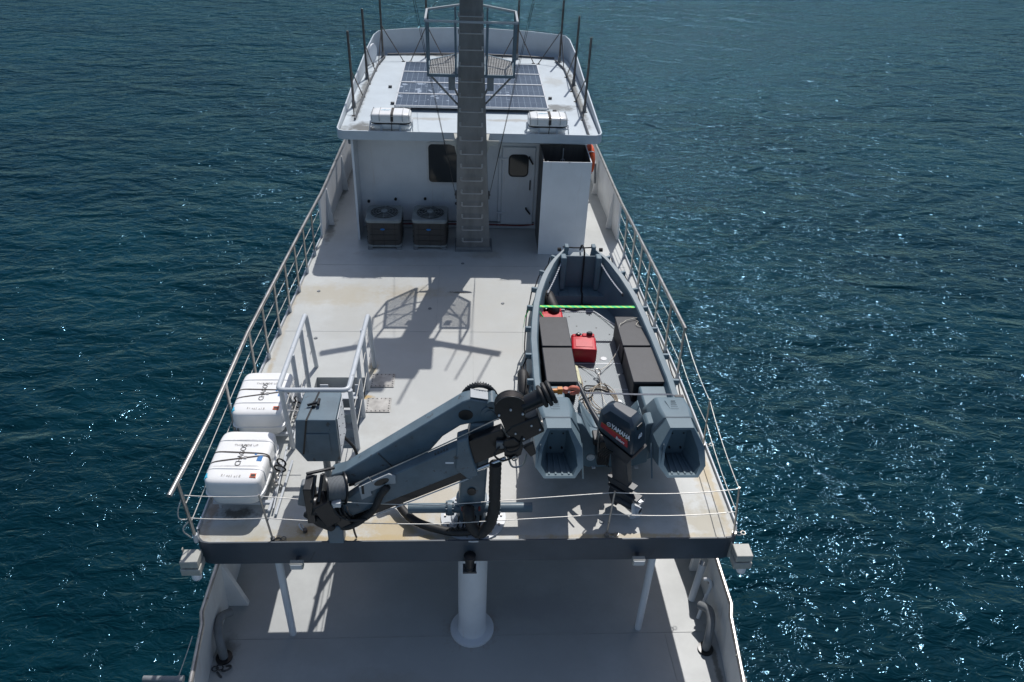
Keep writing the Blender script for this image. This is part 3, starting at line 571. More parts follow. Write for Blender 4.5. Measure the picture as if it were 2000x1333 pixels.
# ------------------------------------------------------------------ life raft canisters on the deck
def deck_raft():
    t = thing("life_raft_canister", (0, 0, 0), "", "life raft", "white raft canisters by the left railing")
    ORG[t.name] = V((0, 0, 0))
    b = MB(); b.rbox((0, 0, .47), (.74, 1.02, .50), .26, 40, 14)
    b.v = [V((p.x, p.y, max(p.z, .43))) for p in b.v]; up_ = b.build("upper_shell", m_raft, t, ang=60)
    b = MB(); b.rbox((0, 0, .36), (.70, .98, .42), .42, 40, 14)
    b.v = [V((p.x, p.y, min(p.z, .405))) for p in b.v]; b.build("lower_shell", m_raft, t, ang=60)
    b = MB(); b.rbox((0, 0, .417), (.77, 1.04, .03), .26, 40, 6); b.build("seam_flange", m_raft, t, ang=60)
    # moulded ridges
    for y in (-.27, .27):
        b = MB(); hx = .37; pts = []
        for i in range(17):
            a = math.pi*i/16; pts.append((hx*math.copysign(abs(math.cos(a))**.30, math.cos(a))*1.0, y, .47+.252*abs(math.sin(a))**.30))
        b.tube([p for p in pts if p[2] > .44], .010, 6); b.build("shell_ridge", m_raft, t)
    def strap(y0, y1, name):
        b = MB(); L_ = []; Rr = []
        for i in range(25):
            a = math.pi*i/24; x = .375*math.copysign(abs(math.cos(a))**.30, math.cos(a)); z = .47+.2555*abs(math.sin(a))**.30; f = (x+.375)/.75; y = y0+(y1-y0)*f
            L_.append((x, y-.012, z)); Rr.append((x, y+.012, z))
        k = len(L_); rr = [[V(L_[i]), V(Rr[i]), V(Rr[i])*1.0+V((0, 0, -.004)), V(L_[i])+V((0, 0, -.004))] for i in range(k)]
        b.loft(rr); return b.build(name, m_strapbk, t)
    strap(.05, .02, "strap"); strap(-.16, .0, "strap")
    b = MB(); b.box((.06, -.085, .727), (.10, -.045, .738)); b.build("buckle", m_steel, t)
    # ratchet / release hardware at the inboard side
    b = MB(); b.tube(spline([(.37, .0, .58), (.42, -.05, .42), (.44, -.10, .30), (.46, -.16, .36)]), .016, 8); b.cyl((.43, -.12, .30), (.47, -.20, .30), .03, n=10); b.torus((.44, -.02, .30), (1, 0, 0), .05, .008); b.build("release_gear", m_steel, t)
    b = MB(); b.torus((.44, .12, .30), (.2, 1, .2), .08, .012, 20, 8); b.torus((.44, .22, .32), (.4, 1, 0), .07, .012, 20, 8); b.build("rope_coil", m_ropebk, t)
    # cradle
    b = MB()
    for y in (-.36, .36): b.beam((-.34, y, .12), (.42, y, .12), .05, .05); b.cyl((-.26, y, 0.001), (-.26, y, .14), .02, n=8); b.cyl((.40, y, 0.001), (.40, y, .14), .02, n=8)
    b.cyl((.42, -.52, .13), (.42, .50, .13), .018, n=10); b.cyl((.50, -.52, .05), (.50, .50, .05), .018, n=10); b.cyl((.46, -.45, .10), (.46, .5, .36), .012, n=8)
    b.build("cradle", m_white_pipe, t)
    # lettering
    T_ = .7245
    text("CHAGOS", .105, (.045, -.22, T_), (0, 1, 0), (-1, 0, 0), m_ink, "lettering", t, sx=.95)
    text("THIS SIDE UP", .055, (-.13, .16, T_), (1, 0, 0), (0, 1, 0), m_inkg, "lettering", t)
    b_ = random.Random(5); b = MB()
    for k in range(8):
        x = -.15+.033*k+b_.random()*.01; y = -.42+b_.random()*.02; b.box((x, y, .7165), (x+.008+.012*b_.random(), y+.02+.02*b_.random(), .7185))
    b.build("worn_print", m_inkg, t)
    b = MB(); b.box((.22, -.42, .700), (.30, -.35, .7205)); s_ = b.build("orange_sticker", m_orst, t)
    b = MB(); b.box((.232, -.410, .7206), (.288, -.365, .7222)); b.build("sticker_print", m_ink, s_)
    b = MB(); b.box((-.36, -.42, .62), (-.263, -.34, .665)); b.box((-.345, -.42, .645), (-.29, -.34, .700)); b.build("blue_sticker", m_cyan, t)
    b = MB(); b.box((.235, -.12, .705), (.30, -.02, .7225)); b.lathe([(0, 0), (.018, 0), (.018, .012)], (.20, .01, .712), n=12); b.build("emblem_sticker", m_blue, t)
    return t
rA = deck_raft(); rA.scale = (1, 1, .86); rA["label"] = "white raft canister strapped down at the deck's left rear corner, nearest the stern"
rA.location = (-3.03, 7.77, 0); rA.rotation_euler = (0, 0, math.radians(-1.5))
dup(rA, (-3.03, 9.12, 0), math.radians(.5), "white raft canister behind the guardrail corner, the farther of the two at the left railing")

# ------------------------------------------------------------------ control box
t = thing("crane_control_box", (-1.95, 7.85, 0), "tall blue grey steel box with black strap round it, behind the winch", "control box")
side = [(8.18, 1.35), (7.60, 1.35), (7.60, .66), (8.05, .66), (8.2, .95)]
b = MB(); X0, X1 = -2.2, -1.70
b.add([(X0, y, z) for y, z in side]+[(X1, y, z) for y, z in side], [(0, 1, 2, 3, 4), (9, 8, 7, 6, 5)]+[(i, i+5, (i+1) % 5+5, (i+1) % 5) for i in range(5)])
# chamfered lower port corner
b = MB()
F = [(X0, 1.35), (X1, 1.35), (X1+.01, .64), (-2.13, .64), (X0-.06, .88)]
b.add([(x, 7.60, z) for x, z in F]+[(X0+.02, 8.17, 1.35), (X1, 8.17, 1.35), (X1, 8.2, .90), (-2.10, 8.1, .80), (X0, 8.2, .95)], [(0, 1, 2, 3, 4), (9, 8, 7, 6, 5)]+[(i, i+5, (i+1) % 5+5, (i+1) % 5) for i in range(5)])
b.build("housing", m_crane, t, bevel=.012)
b = MB(); b.box((X1+.008, 7.66, .72), (X1+.014, 8.12, 1.32)); b.build("side_panel", m_white, t)  # coloured paler to carry the sunlight falling on this side
b = MB(); b.box((-2.09, 7.588, .80), (-1.80, 7.598, 1.13)); b.build("front_plate", m_crane, t, bevel=.004)
b = MB(); b.beam((-1.99, 8.17, 1.356), (-2.06, 7.60, 1.356), .022, .008); b.beam((-2.06, 7.594, 1.355), (-2.16, 7.594, .78), .022, .008, (0, 1, 0)); b.build("strap", m_black, t)
b = MB(); b.beam((-2.09, 7.86, 1.38), (-1.95, 7.90, 1.40), .02, .03); b.cyl((-1.95, 7.85, 1.40), (-1.95, 7.95, 1.41), .02, n=10); b.box((-2.03, 7.84, 1.351), (-1.99, 7.93, 1.39)); b.build("latch", m_black, t)
b = MB(); b.cyl((-1.95, 7.9, 0.001), (-1.95, 7.9, .70), .05, n=12); b.cyl((-1.78, 7.75, 0.001), (-1.78, 7.75, .66), .02, n=10); b.build("pedestal", m_grey, t)
for z in (.82, 1.0, 1.15, 1.28):
    for y in (7.72, 7.95, 8.08): b = MB(); b.cyl((X1+.014, y, z), (X1+.022, y, z), .008, n=6); b.build("screw", m_dark, t)
b = MB(); b.tube(spline([(-1.72, 8.0, .75), (-1.55, 7.95, .5), (-1.5, 7.8, .1), (-1.35, 7.5, .03)]), .02, 8); b.build("cable", m_blackrub, t)

# ------------------------------------------------------------------ crane
t = crane = thing("knuckle_boom_crane", (.045, 7.2, 0), "folded blue grey knuckle boom crane standing on the stern edge", "crane")
b = MB(); b.lathe([(0, .004), (.43, .004), (.43, .03), (.30, .035), (.29, .08), (.25, .10), (.2, .10), (0, .1)], (.045, 7.2, 0), n=40); b.build("base_flange", m_white_pipe, t)
b = MB(); b.lathe([(0, .1), (.20, .1), (.17, .34), (.20, .36), (.20, .42), (.16, .43), (0, .43)], (.02, 7.18, 0), n=28)
b.box((-.13, 7.02, .14), (.17, 7.3, .40)); b.build("pedestal", m_crane, t)
b = MB()
for k in range(14):
    a = 2*math.pi*k/14; b.cyl((.045+.37*math.cos(a), 7.2+.37*math.sin(a), .03), (.045+.37*math.cos(a), 7.2+.37*math.sin(a), .055), .015, n=6)
b.build("flange_bolts", m_steel, t)
b = MB(); b.cyl((-.80, 7.12, .27), (.81, 7.12, .27), .065, n=24); sl = b.build("slewing_cylinder", m_crane, t)
for x in (-.26, .34):
    b = MB(); b.cyl((x-.03, 7.12, .27), (x+.03, 7.12, .27), .10, n=24)
    for k in range(10):
        a = 2*math.pi*k/10; b.cyl((x-.055, 7.12+.085*math.cos(a), .27+.085*math.sin(a)), (x+.055, 7.12+.085*math.cos(a), .27+.085*math.sin(a)), .010, n=6)
    b.build("cylinder_collar", m_crane, sl)
b = MB(); pc = [(.02, 7.18, .42), (.05, 7.18, 1.0), (.14, 7.17, 1.75)]
rings = []
for (x, y, z), (wx, wy) in zip(pc, ((.17, .15), (.16, .14), (.14, .12))):
    rings.append([V((x+sx_*wx, y+sy_*wy, z)) for sx_, sy_ in ((-1, -1), (1, -1), (1, 1), (-1, 1))])
b.loft(rings); kp = b.build("king_post", m_crane, t, bevel=.03, seg=3)
b = MB(); b.prism([(.055*math.cos(2*math.pi*k/24), .062*math.sin(2*math.pi*k/24)) for k in range(24)], (.018, 7.026, .66), (1, 0, 0), (0, 0, 1), .008); b.build("inspection_hole", m_black, kp)
# main boom (side outline in the crane's own vertical plane)
YM0, YM1 = 7.06, 7.26
def boom(poly, y0, y1): 
    b = MB(); b.add([(x, y0, z) for x, z in poly]+[(x, y1, z) for x, z in poly], [tuple(range(len(poly))), tuple(range(len(poly), 2*len(poly)))[::-1]]+[(i, (i+1) % len(poly), len(poly)+(i+1) % len(poly), len(poly)+i) for i in range(len(poly))]); return b
mainp = [(-1.72, .78), (-1.45, .76), (-.99, 1.00), (-.55, 1.24), (-.46, 1.36), (-.33, 1.55), (-.12, 1.72), (.06, 1.77), (.34, 1.80), (.38, 1.95), (.30, 2.06), (.20, 2.08), (-.01, 2.12), (-.10, 2.08), (-1.55, .98), (-1.72, .92)]
b = boom(mainp, YM0, YM1); mb = b.build("main_boom", m_crane, t, bevel=.018)
b = MB(); b.add([(-.005, YM0+.02, 2.135), (.20, YM0+.02, 2.098), (.20, YM1-.02, 2.098), (-.005, YM1-.02, 2.135), (-.005, YM0+.02, 2.142), (.20, YM0+.02, 2.105), (.20, YM1-.02, 2.105), (-.005, YM1-.02, 2.142)], [(0, 3, 2, 1), (4, 5, 6, 7), (0, 1, 5, 4), (1, 2, 6, 5), (2, 3, 7, 6), (3, 0, 4, 7)]); b.build("top_plate", m_cranetop, mb)
b = MB(); b.prism([(.085*math.cos(2*math.pi*k/28), .075*math.sin(2*math.pi*k/28)) for k in range(28)], (-.06, YM0-.001, 1.89), (1, 0, 0), (0, 0, 1), .008); b.build("boom_hole", m_black, mb)
b = MB()
for x, z, r in ((.22, 1.92, .10), (.22, 1.92, .055)): b.cyl((x, YM0-.02-(.1-r)*.3, z), (x, YM0+.02, z), r, n=24)
b.cyl((.24, YM0-.02, 2.05), (.24, YM1+.02, 2.05), .055, n=16)
b.build("pivot_boss", m_crane, mb)
b = MB(); b.cyl((-1.20, YM0-.07, .86), (-.62, YM0-.07, 1.14), .035, n=12); b.build("small_cylinder", m_black, mb)
b = MB(); b.tube(spline([(-1.5, YM0-.05, .8), (-1.0, YM0-.06, .97), (-.7, YM0-.06, 1.12), (-.4, YM0-.02, 1.32)]), .018, 8); b.tube(spline([(-1.3, YM0-.04, .86), (-.9, YM0-.05, 1.0), (-.5, YM0-.03, 1.22)]), .012, 8); b.build("boom_hose", m_blackrub, mb)
b = MB(); b.tube([(-1.12, YM0-.004, 1.29), (-1.10, YM0-.005, 1.26), (-1.02, YM0-.006, 1.15), (-.94, YM0-.006, 1.04), (-.90, YM0-.006, 1.0)], .008, 6); b.build("lashing_chain", m_dark, mb)
b = MB()
for k in range(13):
    a = math.radians(50+k*9); b.cbox((.10+.20*math.cos(a), YM1+.02, 1.96+.22*math.sin(a)), (.012, .05, .03), Matrix.Rotation(-a+math.pi/2, 3, 'Y'))
b.torus((.10, YM1+.02, 1.96), (0, 1, 0), .20, .03, 24, 8, 0, 360); b.build("gear_ring", m_black, mb)
# outer boom
YO0, YO1 = 6.86, 7.00
outp = [(-1.60, .34), (.02, 1.215), (.01, 1.28), (-.06, 1.60), (-.20, 1.54), (-.98, 1.09), (-1.25, .94), (-1.62, .62)]
b = boom(outp, YO0, YO1); ob = b.build("outer_boom", m_crane, t, bevel=.014)
b = boom([(-1.60, .21), (.01, 1.07), (.02, 1.205), (-1.60, .33)], YO0+.02, YO1-.02); b.build("slide_channel", m_black, ob)
b = MB(); b.tube([(-1.58, YO0+.01, .20), (.02, YO0+.01, 1.06)], .008, 8); b.build("edge_tube", m_alu, ob)
b = boom([(-.18, 1.22), (-.02, 1.05), (.10, 1.13), (.05, 1.30), (-.02, 1.60), (-.03, 1.72), (-.16, 1.66)], YO0-.025, YO1+.025); b.build("boom_collar", m_crane, ob, bevel=.015)
b = boom([(-1.28, .98), (-.98, 1.155), (-.90, 1.12), (-.90, 1.0), (-1.0, .985), (-1.22, .86)], YO0-.028, YO0-.004); br_ = b.build("guide_bracket", m_cranetop, ob, bevel=.006)
b = MB(); b.prism([(.10*math.cos(2*math.pi*k/24), .045*math.sin(2*math.pi*k/24)) for k in range(24)], (-1.07, YO0-.029, 1.03), V((.88, 0, .48)), V((-.48, 0, .88)), .004); b.build("bracket_slot", m_black, br_)
b = boom([(-1.33, .72), (-1.20, .80), (-1.24, 1.0), (-1.35, .93)], YO0-.02, YO0-.004); b.build("pale_plate", m_cranetop, ob)
b = MB(); b.box((-1.32, YO0-.024, .82), (-1.29, YO0-.0205, .96)); b.build("name_plate", m_ink, ob)
# telescopic section and head
b = boom([(.0, 1.24), (.42, 1.47), (.46, 1.62), (.36, 1.83), (-.05, 1.63)], YO0+.015, YO1-.015); tel = b.build("extension_boom", m_black, t, bevel=.012)
b = MB(); b.cyl((0, YO0+.02, 1.14), (.42, YO0+.02, 1.36), .030, n=16); b.build("ram_rod", m_chrome, tel)
b = boom([(.40, 1.80), (.56, 1.62), (.86, 1.82), (.77, 2.06), (.46, 1.90)], YO0-.03, YO1+.03); hd = b.build("boom_head", m_black, t, bevel=.02)
for x, z in ((.52, 1.80), (.70, 1.92), (.62, 1.72), (.80, 1.86)):
    b = MB(); b.cyl((x, YO0-.042, z), (x, YO0-.03, z), .012, n=8); b.build("head_bolt", m_alu, hd)
b = MB(); b.box((.30, YO0-.03, 1.56), (.40, YO0+.01, 1.66)); b.build("valve_block", m_grey, tel, bevel=.006)
b = MB(); b.tube(spline([(.34, YO0-.03, 1.60), (.28, YO0-.07, 1.50), (.38, YO0-.08, 1.42), (.52, YO0-.06, 1.46)]), .012, 8); b.tube(spline([(.38, YO0-.03, 1.64), (.44, YO0-.08, 1.56), (.56, YO0-.08, 1.60), (.60, YO0-.04, 1.74)]), .010, 8); b.build("head_hose", m_blackrub, tel)
b = MB(); b.box((-.30, YO0-.004, 1.30), (-.20, YO0-.001, 1.325)); b.build("load_plate", m_lwhite, ob)
for k in range(5):
    b = MB(); x = -.42+.035*k; z = 1.415+.0198*k-.03; b.cyl((x, YO0+.03, z+.03), (x, YO0+.03, z+.06), .008, n=6); b.build("boom_stud", m_dark, ob)
b = MB(); b.torus((.80, YO0+.05, 1.95), (.9, 0, .5), .06, .015); b.build("head_ring", m_steel, hd)
b = boom([(.40, 1.46), (.50, 1.40), (.60, 1.48), (.62, 1.62), (.5, 1.74), (.38, 1.70)], YO0-.05, YO0+.0); b.build("head_bracket", m_black, hd, bevel=.01)
b = MB(); b.tube(spline([(.44, YO0-.06, 1.46), (.50, YO0-.09, 1.33), (.62, YO0-.09, 1.36), (.66, YO0-.06, 1.50)]), .012, 8); b.torus((.52, YO0-.07, 1.44), (0, 1, 0), .03, .008); b.build("shackle", m_steel, hd)
b = boom([(.62, 1.55), (.72, 1.40), (.78, 1.45), (.74, 1.62)], YO0, YO0+.05); b.build("fork_lug", m_black, hd, bevel=.006)
SC = V((.45, 6.88, 2.17))
b = MB()
for dy in (-.055, .055): b.lathe([(0, -.008), (.185, -.008), (.185, .008), (0, .008)], SC+V((0, dy, 0)), (0, 1, 0), 36)
shv = b.build("sheave_cheek", m_black, t)
b = MB(); b.lathe([(0, -.04), (.185, -.04), (.16, 0), (.185, .04), (0, .04)], SC, (0, 1, 0), 36); b.build("sheave", m_pole, shv)
b = MB()
for q in ((0, 0, 0), (-.13, 0, -.08), (.14, 0, -.06)): b.cyl(SC+V(q)+V((0, -.08, 0)), SC+V(q)+V((0, -.06, 0)), .014, n=8)
b.build("cheek_bolt", m_alu, shv)
b = boom([(.30, 2.12), (.42, 1.78), (.62, 1.80), (.62, 2.12), (.5, 2.05)], 6.84, 6.92); b.build("sheave_arm", m_black, shv)
b = MB(); p0 = V((.58, 6.88, 2.17)); p1 = V((.90, 6.95, 2.31)); b.cyl(p0, p1, .095, .105, n=24); sw = b.build("hook_stop_tube", m_black, t)
for k, r in enumerate((.115, .125, .12)):
    b = MB(); b.torus(p0.lerp(p1, .72+.16*k), p1-p0, r, .026, 24, 8); b.build("rubber_ring", m_blackrub, sw)
# drum rope to the sheave
b = MB(); b.tube(sag((-1.40, 6.9, .93), (.36, 6.88, 2.01), .01), .008, 6); b.build("hoist_rope", m_steel, t)
# hoses
b = MB(); hz = spline([(.30, 6.86, 1.30), (.30, 6.86, .9), (.30, 6.85, .55), (.24, 6.84, .25), (.12, 6.84, .10), (.02, 6.86, .22), (-.02, 6.9, .40), (-.02, 6.98, .42)], 10)
b.tube(hz, .075, 14, rs=[.070 if i % 2 else .077 for i in range(len(hz))]); b.build("corrugated_hose", m_blackrub, t, ang=80)
b = MB(); b.tube(spline([(.12, 6.90, .10), (-.15, 6.88, .08), (-.40, 6.92, .09), (-.70, 7.05, .10), (-.90, 7.25, .13), (-1.0, 7.45, .22), (-1.12, 7.50, .40)], 8), .055, 12); b.build("deck_hose", m_blackrub, t)
b = MB()
for k in range(7):
    x = -.30+.07*k; b.tube(spline([(x, 6.87, .12), (x+.06, 6.84, .20), (x+.13, 6.9, .12), (x+.16, 6.95, .3)]), .012, 6)
b.build("hose_bundle", m_black, t)
b = MB()
for x in (-.10, .12): b.cyl((x, 6.99, .42), (x, 6.93, .42), .016, n=8)
b.build("hose_fitting", m_copper, t)
# winch
wi = V((-1.66, 6.92, .83)); ax = V((.80, -.42, .42)).normalized(); ax = V((.90, .34, -.20)).normalized()
b = MB(); b.lathe([(0, -.12), (.145, -.12), (.145, .10), (0, .10)], wi, ax, 28); dm = b.build("winch_drum", m_grey, t)
b = MB()
for k in range(13): b.torus(wi+ax*(-.10+.0165*k), ax, .149, .0075, 28, 6)
b.build("wound_rope", m_grey, dm)
b = MB()
for q in (-.13, .11): b.lathe([(0, -.008), (.205, -.008), (.205, .008), (0, .008)], wi+ax*q, ax, 32)
b.build("drum_flange", m_black, dm)
b = MB(); x_, y_, d_ = frame(ax)
b.beam(wi-ax*.30+V((0, 0, .16)), wi-ax*.30+V((0, 0, -.42)), .26, .10); b.beam(wi-ax*.18+V((0, -.1, -.05)), wi-ax*.05+V((0, -.1, -.40)), .22, .20)
b.beam(wi-ax*.34+V((0, .1, .2)), wi+V((.0, .14, .22)), .04, .03); b.cyl(wi-ax*.22+V((0, .05, .22)), wi-ax*.26+V((0, -.15, -.05)), .022, n=10); b.cyl(wi-ax*.14+V((0, .05, .22)), wi-ax*.18+V((0, -.15, -.05)), .022, n=10)
b.beam(wi+V((-.1, -.05, -.15)), wi+V((.12, -.05, -.50)), .20, .16); b.lathe([(0, -.06), (.12, -.06), (.12, .06), (0, .06)], wi-ax*.24+V((0, -.06, -.18)), ax, 20)
b.build("winch_frame", m_black, t, bevel=.01)
b = MB(); b.prism([(-.36, .14), (-.30, .20), (-.08, .04), (.02, -.10), (-.04, -.15), (-.2, -.05)], wi+V((-.03, -.12, -.42)), (1, 0, 0), (0, 0, 1), .07); b.build("winch_guard", m_blackrub, t, bevel=.02)
b = MB(); b.prism([(-.42, -.12), (-.34, .22), (-.28, .22), (-.30, -.16)], wi+V((-.02, -.04, 0)), (1, 0, 0), (0, 0, 1), .12); b.build("winch_side_pad", m_grey, t, bevel=.02)
b = MB(); b.box((wi.x-.02, wi.y-.20, wi.z-.12), (wi.x+.09, wi.y-.12, wi.z-.05)); b.cyl(wi+V((.0, -.19, -.16)), wi+V((.0, -.19, -.10)), .018, n=10); b.build("valve_block", m_alu, t, bevel=.005)
b = MB(); b.cyl(wi+V((-.12, -.16, -.36)), wi+V((-.10, -.18, -.24)), .012, n=8); b.cyl(wi+V((-.07, -.16, -.36)), wi+V((-.05, -.18, -.25)), .012, n=8); b.build("pipe_fittings", m_alu, t)
b = MB()
b.tube(spline([wi+V((0, -.2, -.13)), wi+V((.06, -.22, -.24)), wi+V((.18, -.2, -.34)), wi+V((.36, -.16, -.37)), wi+V((.40, -.14, -.34))], 8), .016, 8)
for k in range(9): b.tube(spline([wi+V((-.25+.05*k, -.14, -.1-.03*(k % 3))), wi+V((-.22+.05*k, -.2, -.22)), wi+V((-.18+.05*k, -.14, -.34-.03*(k % 2)))], 4), .010, 6)
b.build("winch_hose", m_blackrub, t)
b = MB(); hz = spline([(-1.72, 6.84, .38), (-1.64, 6.82, .28), (-1.50, 6.81, .29), (-1.33, 6.81, .42), (-1.18, 6.80, .60), (-1.10, 6.80, .82), (-1.0, 6.81, .97)], 8); b.tube(hz, .045, 12, rs=[.047 if i % 6 else .042 for i in range(len(hz))]); b.build("sleeved_hose", m_blackrub, t, ang=80)
b = MB(); b.tube([(-1.40, 6.84, .96), (-1.22, 6.84, 1.10), (-1.16, 6.84, .98)], .010, 6); b.build("rope_guide", m_steel, t)
# boom rest at the deck edge
t = thing("boom_rest", (-1.69, 6.85, 0), "blue grey welded saddle holding the folded crane tip at the stern edge", "bracket")
b = MB(); b.prism([(-.10, .003), (.10, .003), (.10, .26), (.06, .32), (-.06, .32), (-.10, .26)], (-1.69, 6.93, 0), (1, 0, 0), (0, 0, 1), .16); b.build("saddle", m_crane, t, bevel=.02)
b = MB(); b.box((-1.72, 6.80, .34), (-1.60, 6.90, .44)); b.build("saddle_block", m_pole, t)
b = MB(); b.tube(spline([(-1.45, 6.86, .02), (-1.47, 6.86, .14), (-1.48, 6.87, .3)]), .014, 8); b.build("lashing_bar", m_pole, t)
# hook
t = thing("crane_hook", (1.0, 6.96, 2.3), "red safety hook on an orange swivel hanging from the crane tip", "hook")
d_ = V((1, .15, .02)).normalized()
b = MB(); b.cyl((.90, 6.95, 2.33), (1.0, 6.96, 2.33), .028, n=12); b.beam((.985, 6.96, 2.33), (1.04, 6.965, 2.33), .05, .075); b.build("swivel", m_hooky, t)
b = MB(); pts = spline([(1.03, 6.965, 2.33), (1.10, 6.97, 2.335), (1.15, 6.975, 2.36), (1.21, 6.98, 2.345), (1.22, 6.98, 2.30), (1.17, 6.975, 2.28), (1.13, 6.97, 2.29)], 6)
b.tube(pts, .02, 10, rs=[.018+.010*math.sin(math.pi*i/(len(pts)-1)) if i < len(pts)-2 else .010 for i in range(len(pts))]); b.cyl((1.08, 6.97, 2.30), (1.08, 6.97, 2.36), .03, n=12); b.build("hook_body", m_hook, t)

# ------------------------------------------------------------------ roof equipment
def roof_raft():
    t = thing("roof_life_raft", (0, 0, 0), "", "life raft", "white raft canisters on the roof edge"); ORG[t.name] = V((0, 0, 0))
    b = MB(); b.rbox((0, .16, .30), (.80, .46, .34), .34, 40, 14); b.v = [V((p.x, p.y, max(p.z, .26))) for p in b.v]; b.build("upper_shell", m_raft, t, ang=60)
    b = MB(); b.rbox((0, .16, .20), (.76, .42, .28), .42, 40, 14); b.v = [V((p.x, p.y, min(p.z, .215))) for p in b.v]; b.build("lower_shell", m_raft, t, ang=60)
    b = MB(); b.rbox((0, .16, .237), (.79, .45, .07), .34, 40, 4); b.build("seal", m_black, t, ang=60)
    for x, m_, w_ in ((-.22, m_raft, .014), (.24, m_raft, .014), (.03, m_strapbk, .026)):
        b = MB(); r_ = []
        for i in range(21):
            a = math.pi*i/20; y = .16+.236*math.copysign(abs(math.cos(a))**.34, math.cos(a)); z = .30+.176*abs(math.sin(a))**.34
            r_.append([V((x-w_, y, z)), V((x+w_, y, z)), V((x+w_, y, z-.005)), V((x-w_, y, z-.005))])
        b.loft(r_); b.build("strap" if m_ is m_strapbk else "shell_band", m_, t)
    b = MB()
    for x in (-.36, -.215, .235, .365):
        b.tube([(x, .16+.238*math.copysign(abs(math.cos(math.pi*i/20))**.34, math.cos(math.pi*i/20)), .30+.178*abs(math.sin(math.pi*i/20))**.34) for i in range(21)], .005, 5)
    b.tube([(-.40, -.082, .425), (.40, -.082, .425)], .004, 5); b.build("mould_groove", m_grey, t)
    b = MB(); b.beam((.03, -.085, .30), (.01, -.085, .03), .012, .008, (0, 1, 0)); b.build("lashing", m_strapbk, t)
    b = MB()
    for x in (-.30, .30): b.beam((x*1.28, -.06, .20), (x*.55, -.06, .20), .03, .025); b.beam((x*.62, -.06, .19), (x*.62, -.06, .005), .03, .04)
    b.beam((-.22, -.06, .04), (.22, -.06, .04), .03, .04)
    for x in (-.40, .40): b.beam((x, -.06, .20), (x, .38, .20), .025, .025); b.beam((x, .36, .005), (x, .36, .2), .025, .025); b.beam((x*1.08, .0, .005), (x, .0, .28), .02, .02)
    b.build("cradle", m_white_pipe, t)
    text("LIFERAFT", .05, (-.20, .15, .478), (1, 0, 0), (0, 1, 0), m_cyan, "lettering", t)
    return t
r1 = roof_raft(); r1.scale = (1, 1, .84); r1.location = (-1.58, 15.22, 2.361); r1["label"] = "small white raft canister on the left of the roof edge, left of the mast"
dup(r1, (1.54, 15.20, 2.361), label="small white raft canister on the right of the roof edge, above the locker")
# solar panels
first = None; pos_names = {0: "nearest the stern", 1: "second from the stern", 2: "third from the stern", 3: "nearest the bow"}
for c in range(2):
    for r in range(4):
        lab = "solar panel of the %s column on the roof, %s" % (("left", "right")[c], pos_names[r])
        loc = (-1.625+c*1.66, 16.56+r*.86, 2.361)
        if first is None:
            t = thing("solar_panel", (0, 0, 0), lab, "solar panel", "solar panels on the roof"); ORG[t.name] = V((0, 0, 0))
            b = MB()
            for p, q in (((0, .012, .10), (1.64, .012, .10)), ((0, .838, .10), (1.64, .838, .10))): b.beam(p, q, .024, .045)
            for x in (.012, 1.628): b.beam((x, .0, .10), (x, .85, .10), .024, .045)
            b.build("frame", m_alu, t)
            b = MB(); b.box((.026, .026, .098), (1.614, .824, .110)); b.build("cells", m_solar, t)
            b = MB()
            for x in (.1, 1.5):
                for y in (.06, .78): b.box((x-.02, y-.02, 0), (x+.02, y+.02, .077))
            b.build("feet", m_dark, t)
            t.location = loc; first = t
        else: dup(first, loc, label=lab)
# roof antenna posts
POST = [(-2.5, 16.74, [(-2.38, 17.45), (-2.43, 16.18)], "nearest the stern on the left side"), (-2.45, 18.87, [(-2.32, 19.5), (-2.36, 18.42)], "second from the stern on the left side"),
        (-2.25, 20.80, [(-1.70, 20.42), (-2.30, 20.1)], "at the front left corner of the roof"), (-1.12, 20.95, [(-1.52, 20.43), (-.65, 20.5)], "on the front edge left of the mast"),
        (1.21, 20.93, [(1.62, 20.53), (.75, 20.5)], "on the front edge right of the mast"), (2.31, 20.75, [(1.74, 20.49), (2.36, 20.1)], "at the front right corner of the roof"),
        (2.46, 18.73, [(2.35, 19.35), (2.36, 18.2)], "second from the stern on the right side"), (2.48, 16.77, [(2.37, 17.45), (2.38, 16.2)], "nearest the stern on the right side")]
for x, y, feet, lab in POST:
    t = thing("roof_post", (x, y, 2.361), "tall brown steel awning post with braces, " + lab, "post", "bare steel posts round the roof")
    zt_ = 3.92; b = MB(); b.cyl((x, y, 2.362), (x*1.005, y, zt_), .026, n=12); b.build("pole", m_pole, t)
    b = MB(); b.cyl((x, y, 2.362), (x, y, 2.50), .042, n=12); b.box((x-.06, y-.06, 2.362), (x+.06, y+.06, 2.375)); b.build("socket", m_grey, t)
    for fx, fy in feet:
        b = MB(); b.cyl((x, y, 3.14), (fx, fy, 2.375), .012, n=8); b.box((fx-.045, fy-.02, 2.362), (fx+.045, fy+.02, 2.374)); b.build("brace", m_pole, t)
# round dish panel at port forward
t = thing("white_disc", (-2.36, 20.2, 2.7), "upright white oval disc leaning on the roof rim at the front left", "disc")
b = MB(); b.lathe([(0, 0), (.20, 0), (.23, .02), (.22, .04), (0, .045)], (-2.44, 20.0, 2.66), (1, -.35, 0), 28); o = b.build("disc_face", m_white, t)
b = MB(); b.beam((-2.42, 20.02, 2.365), (-2.43, 20.0, 2.6), .03, .03); b.build("disc_foot", m_dark, t)

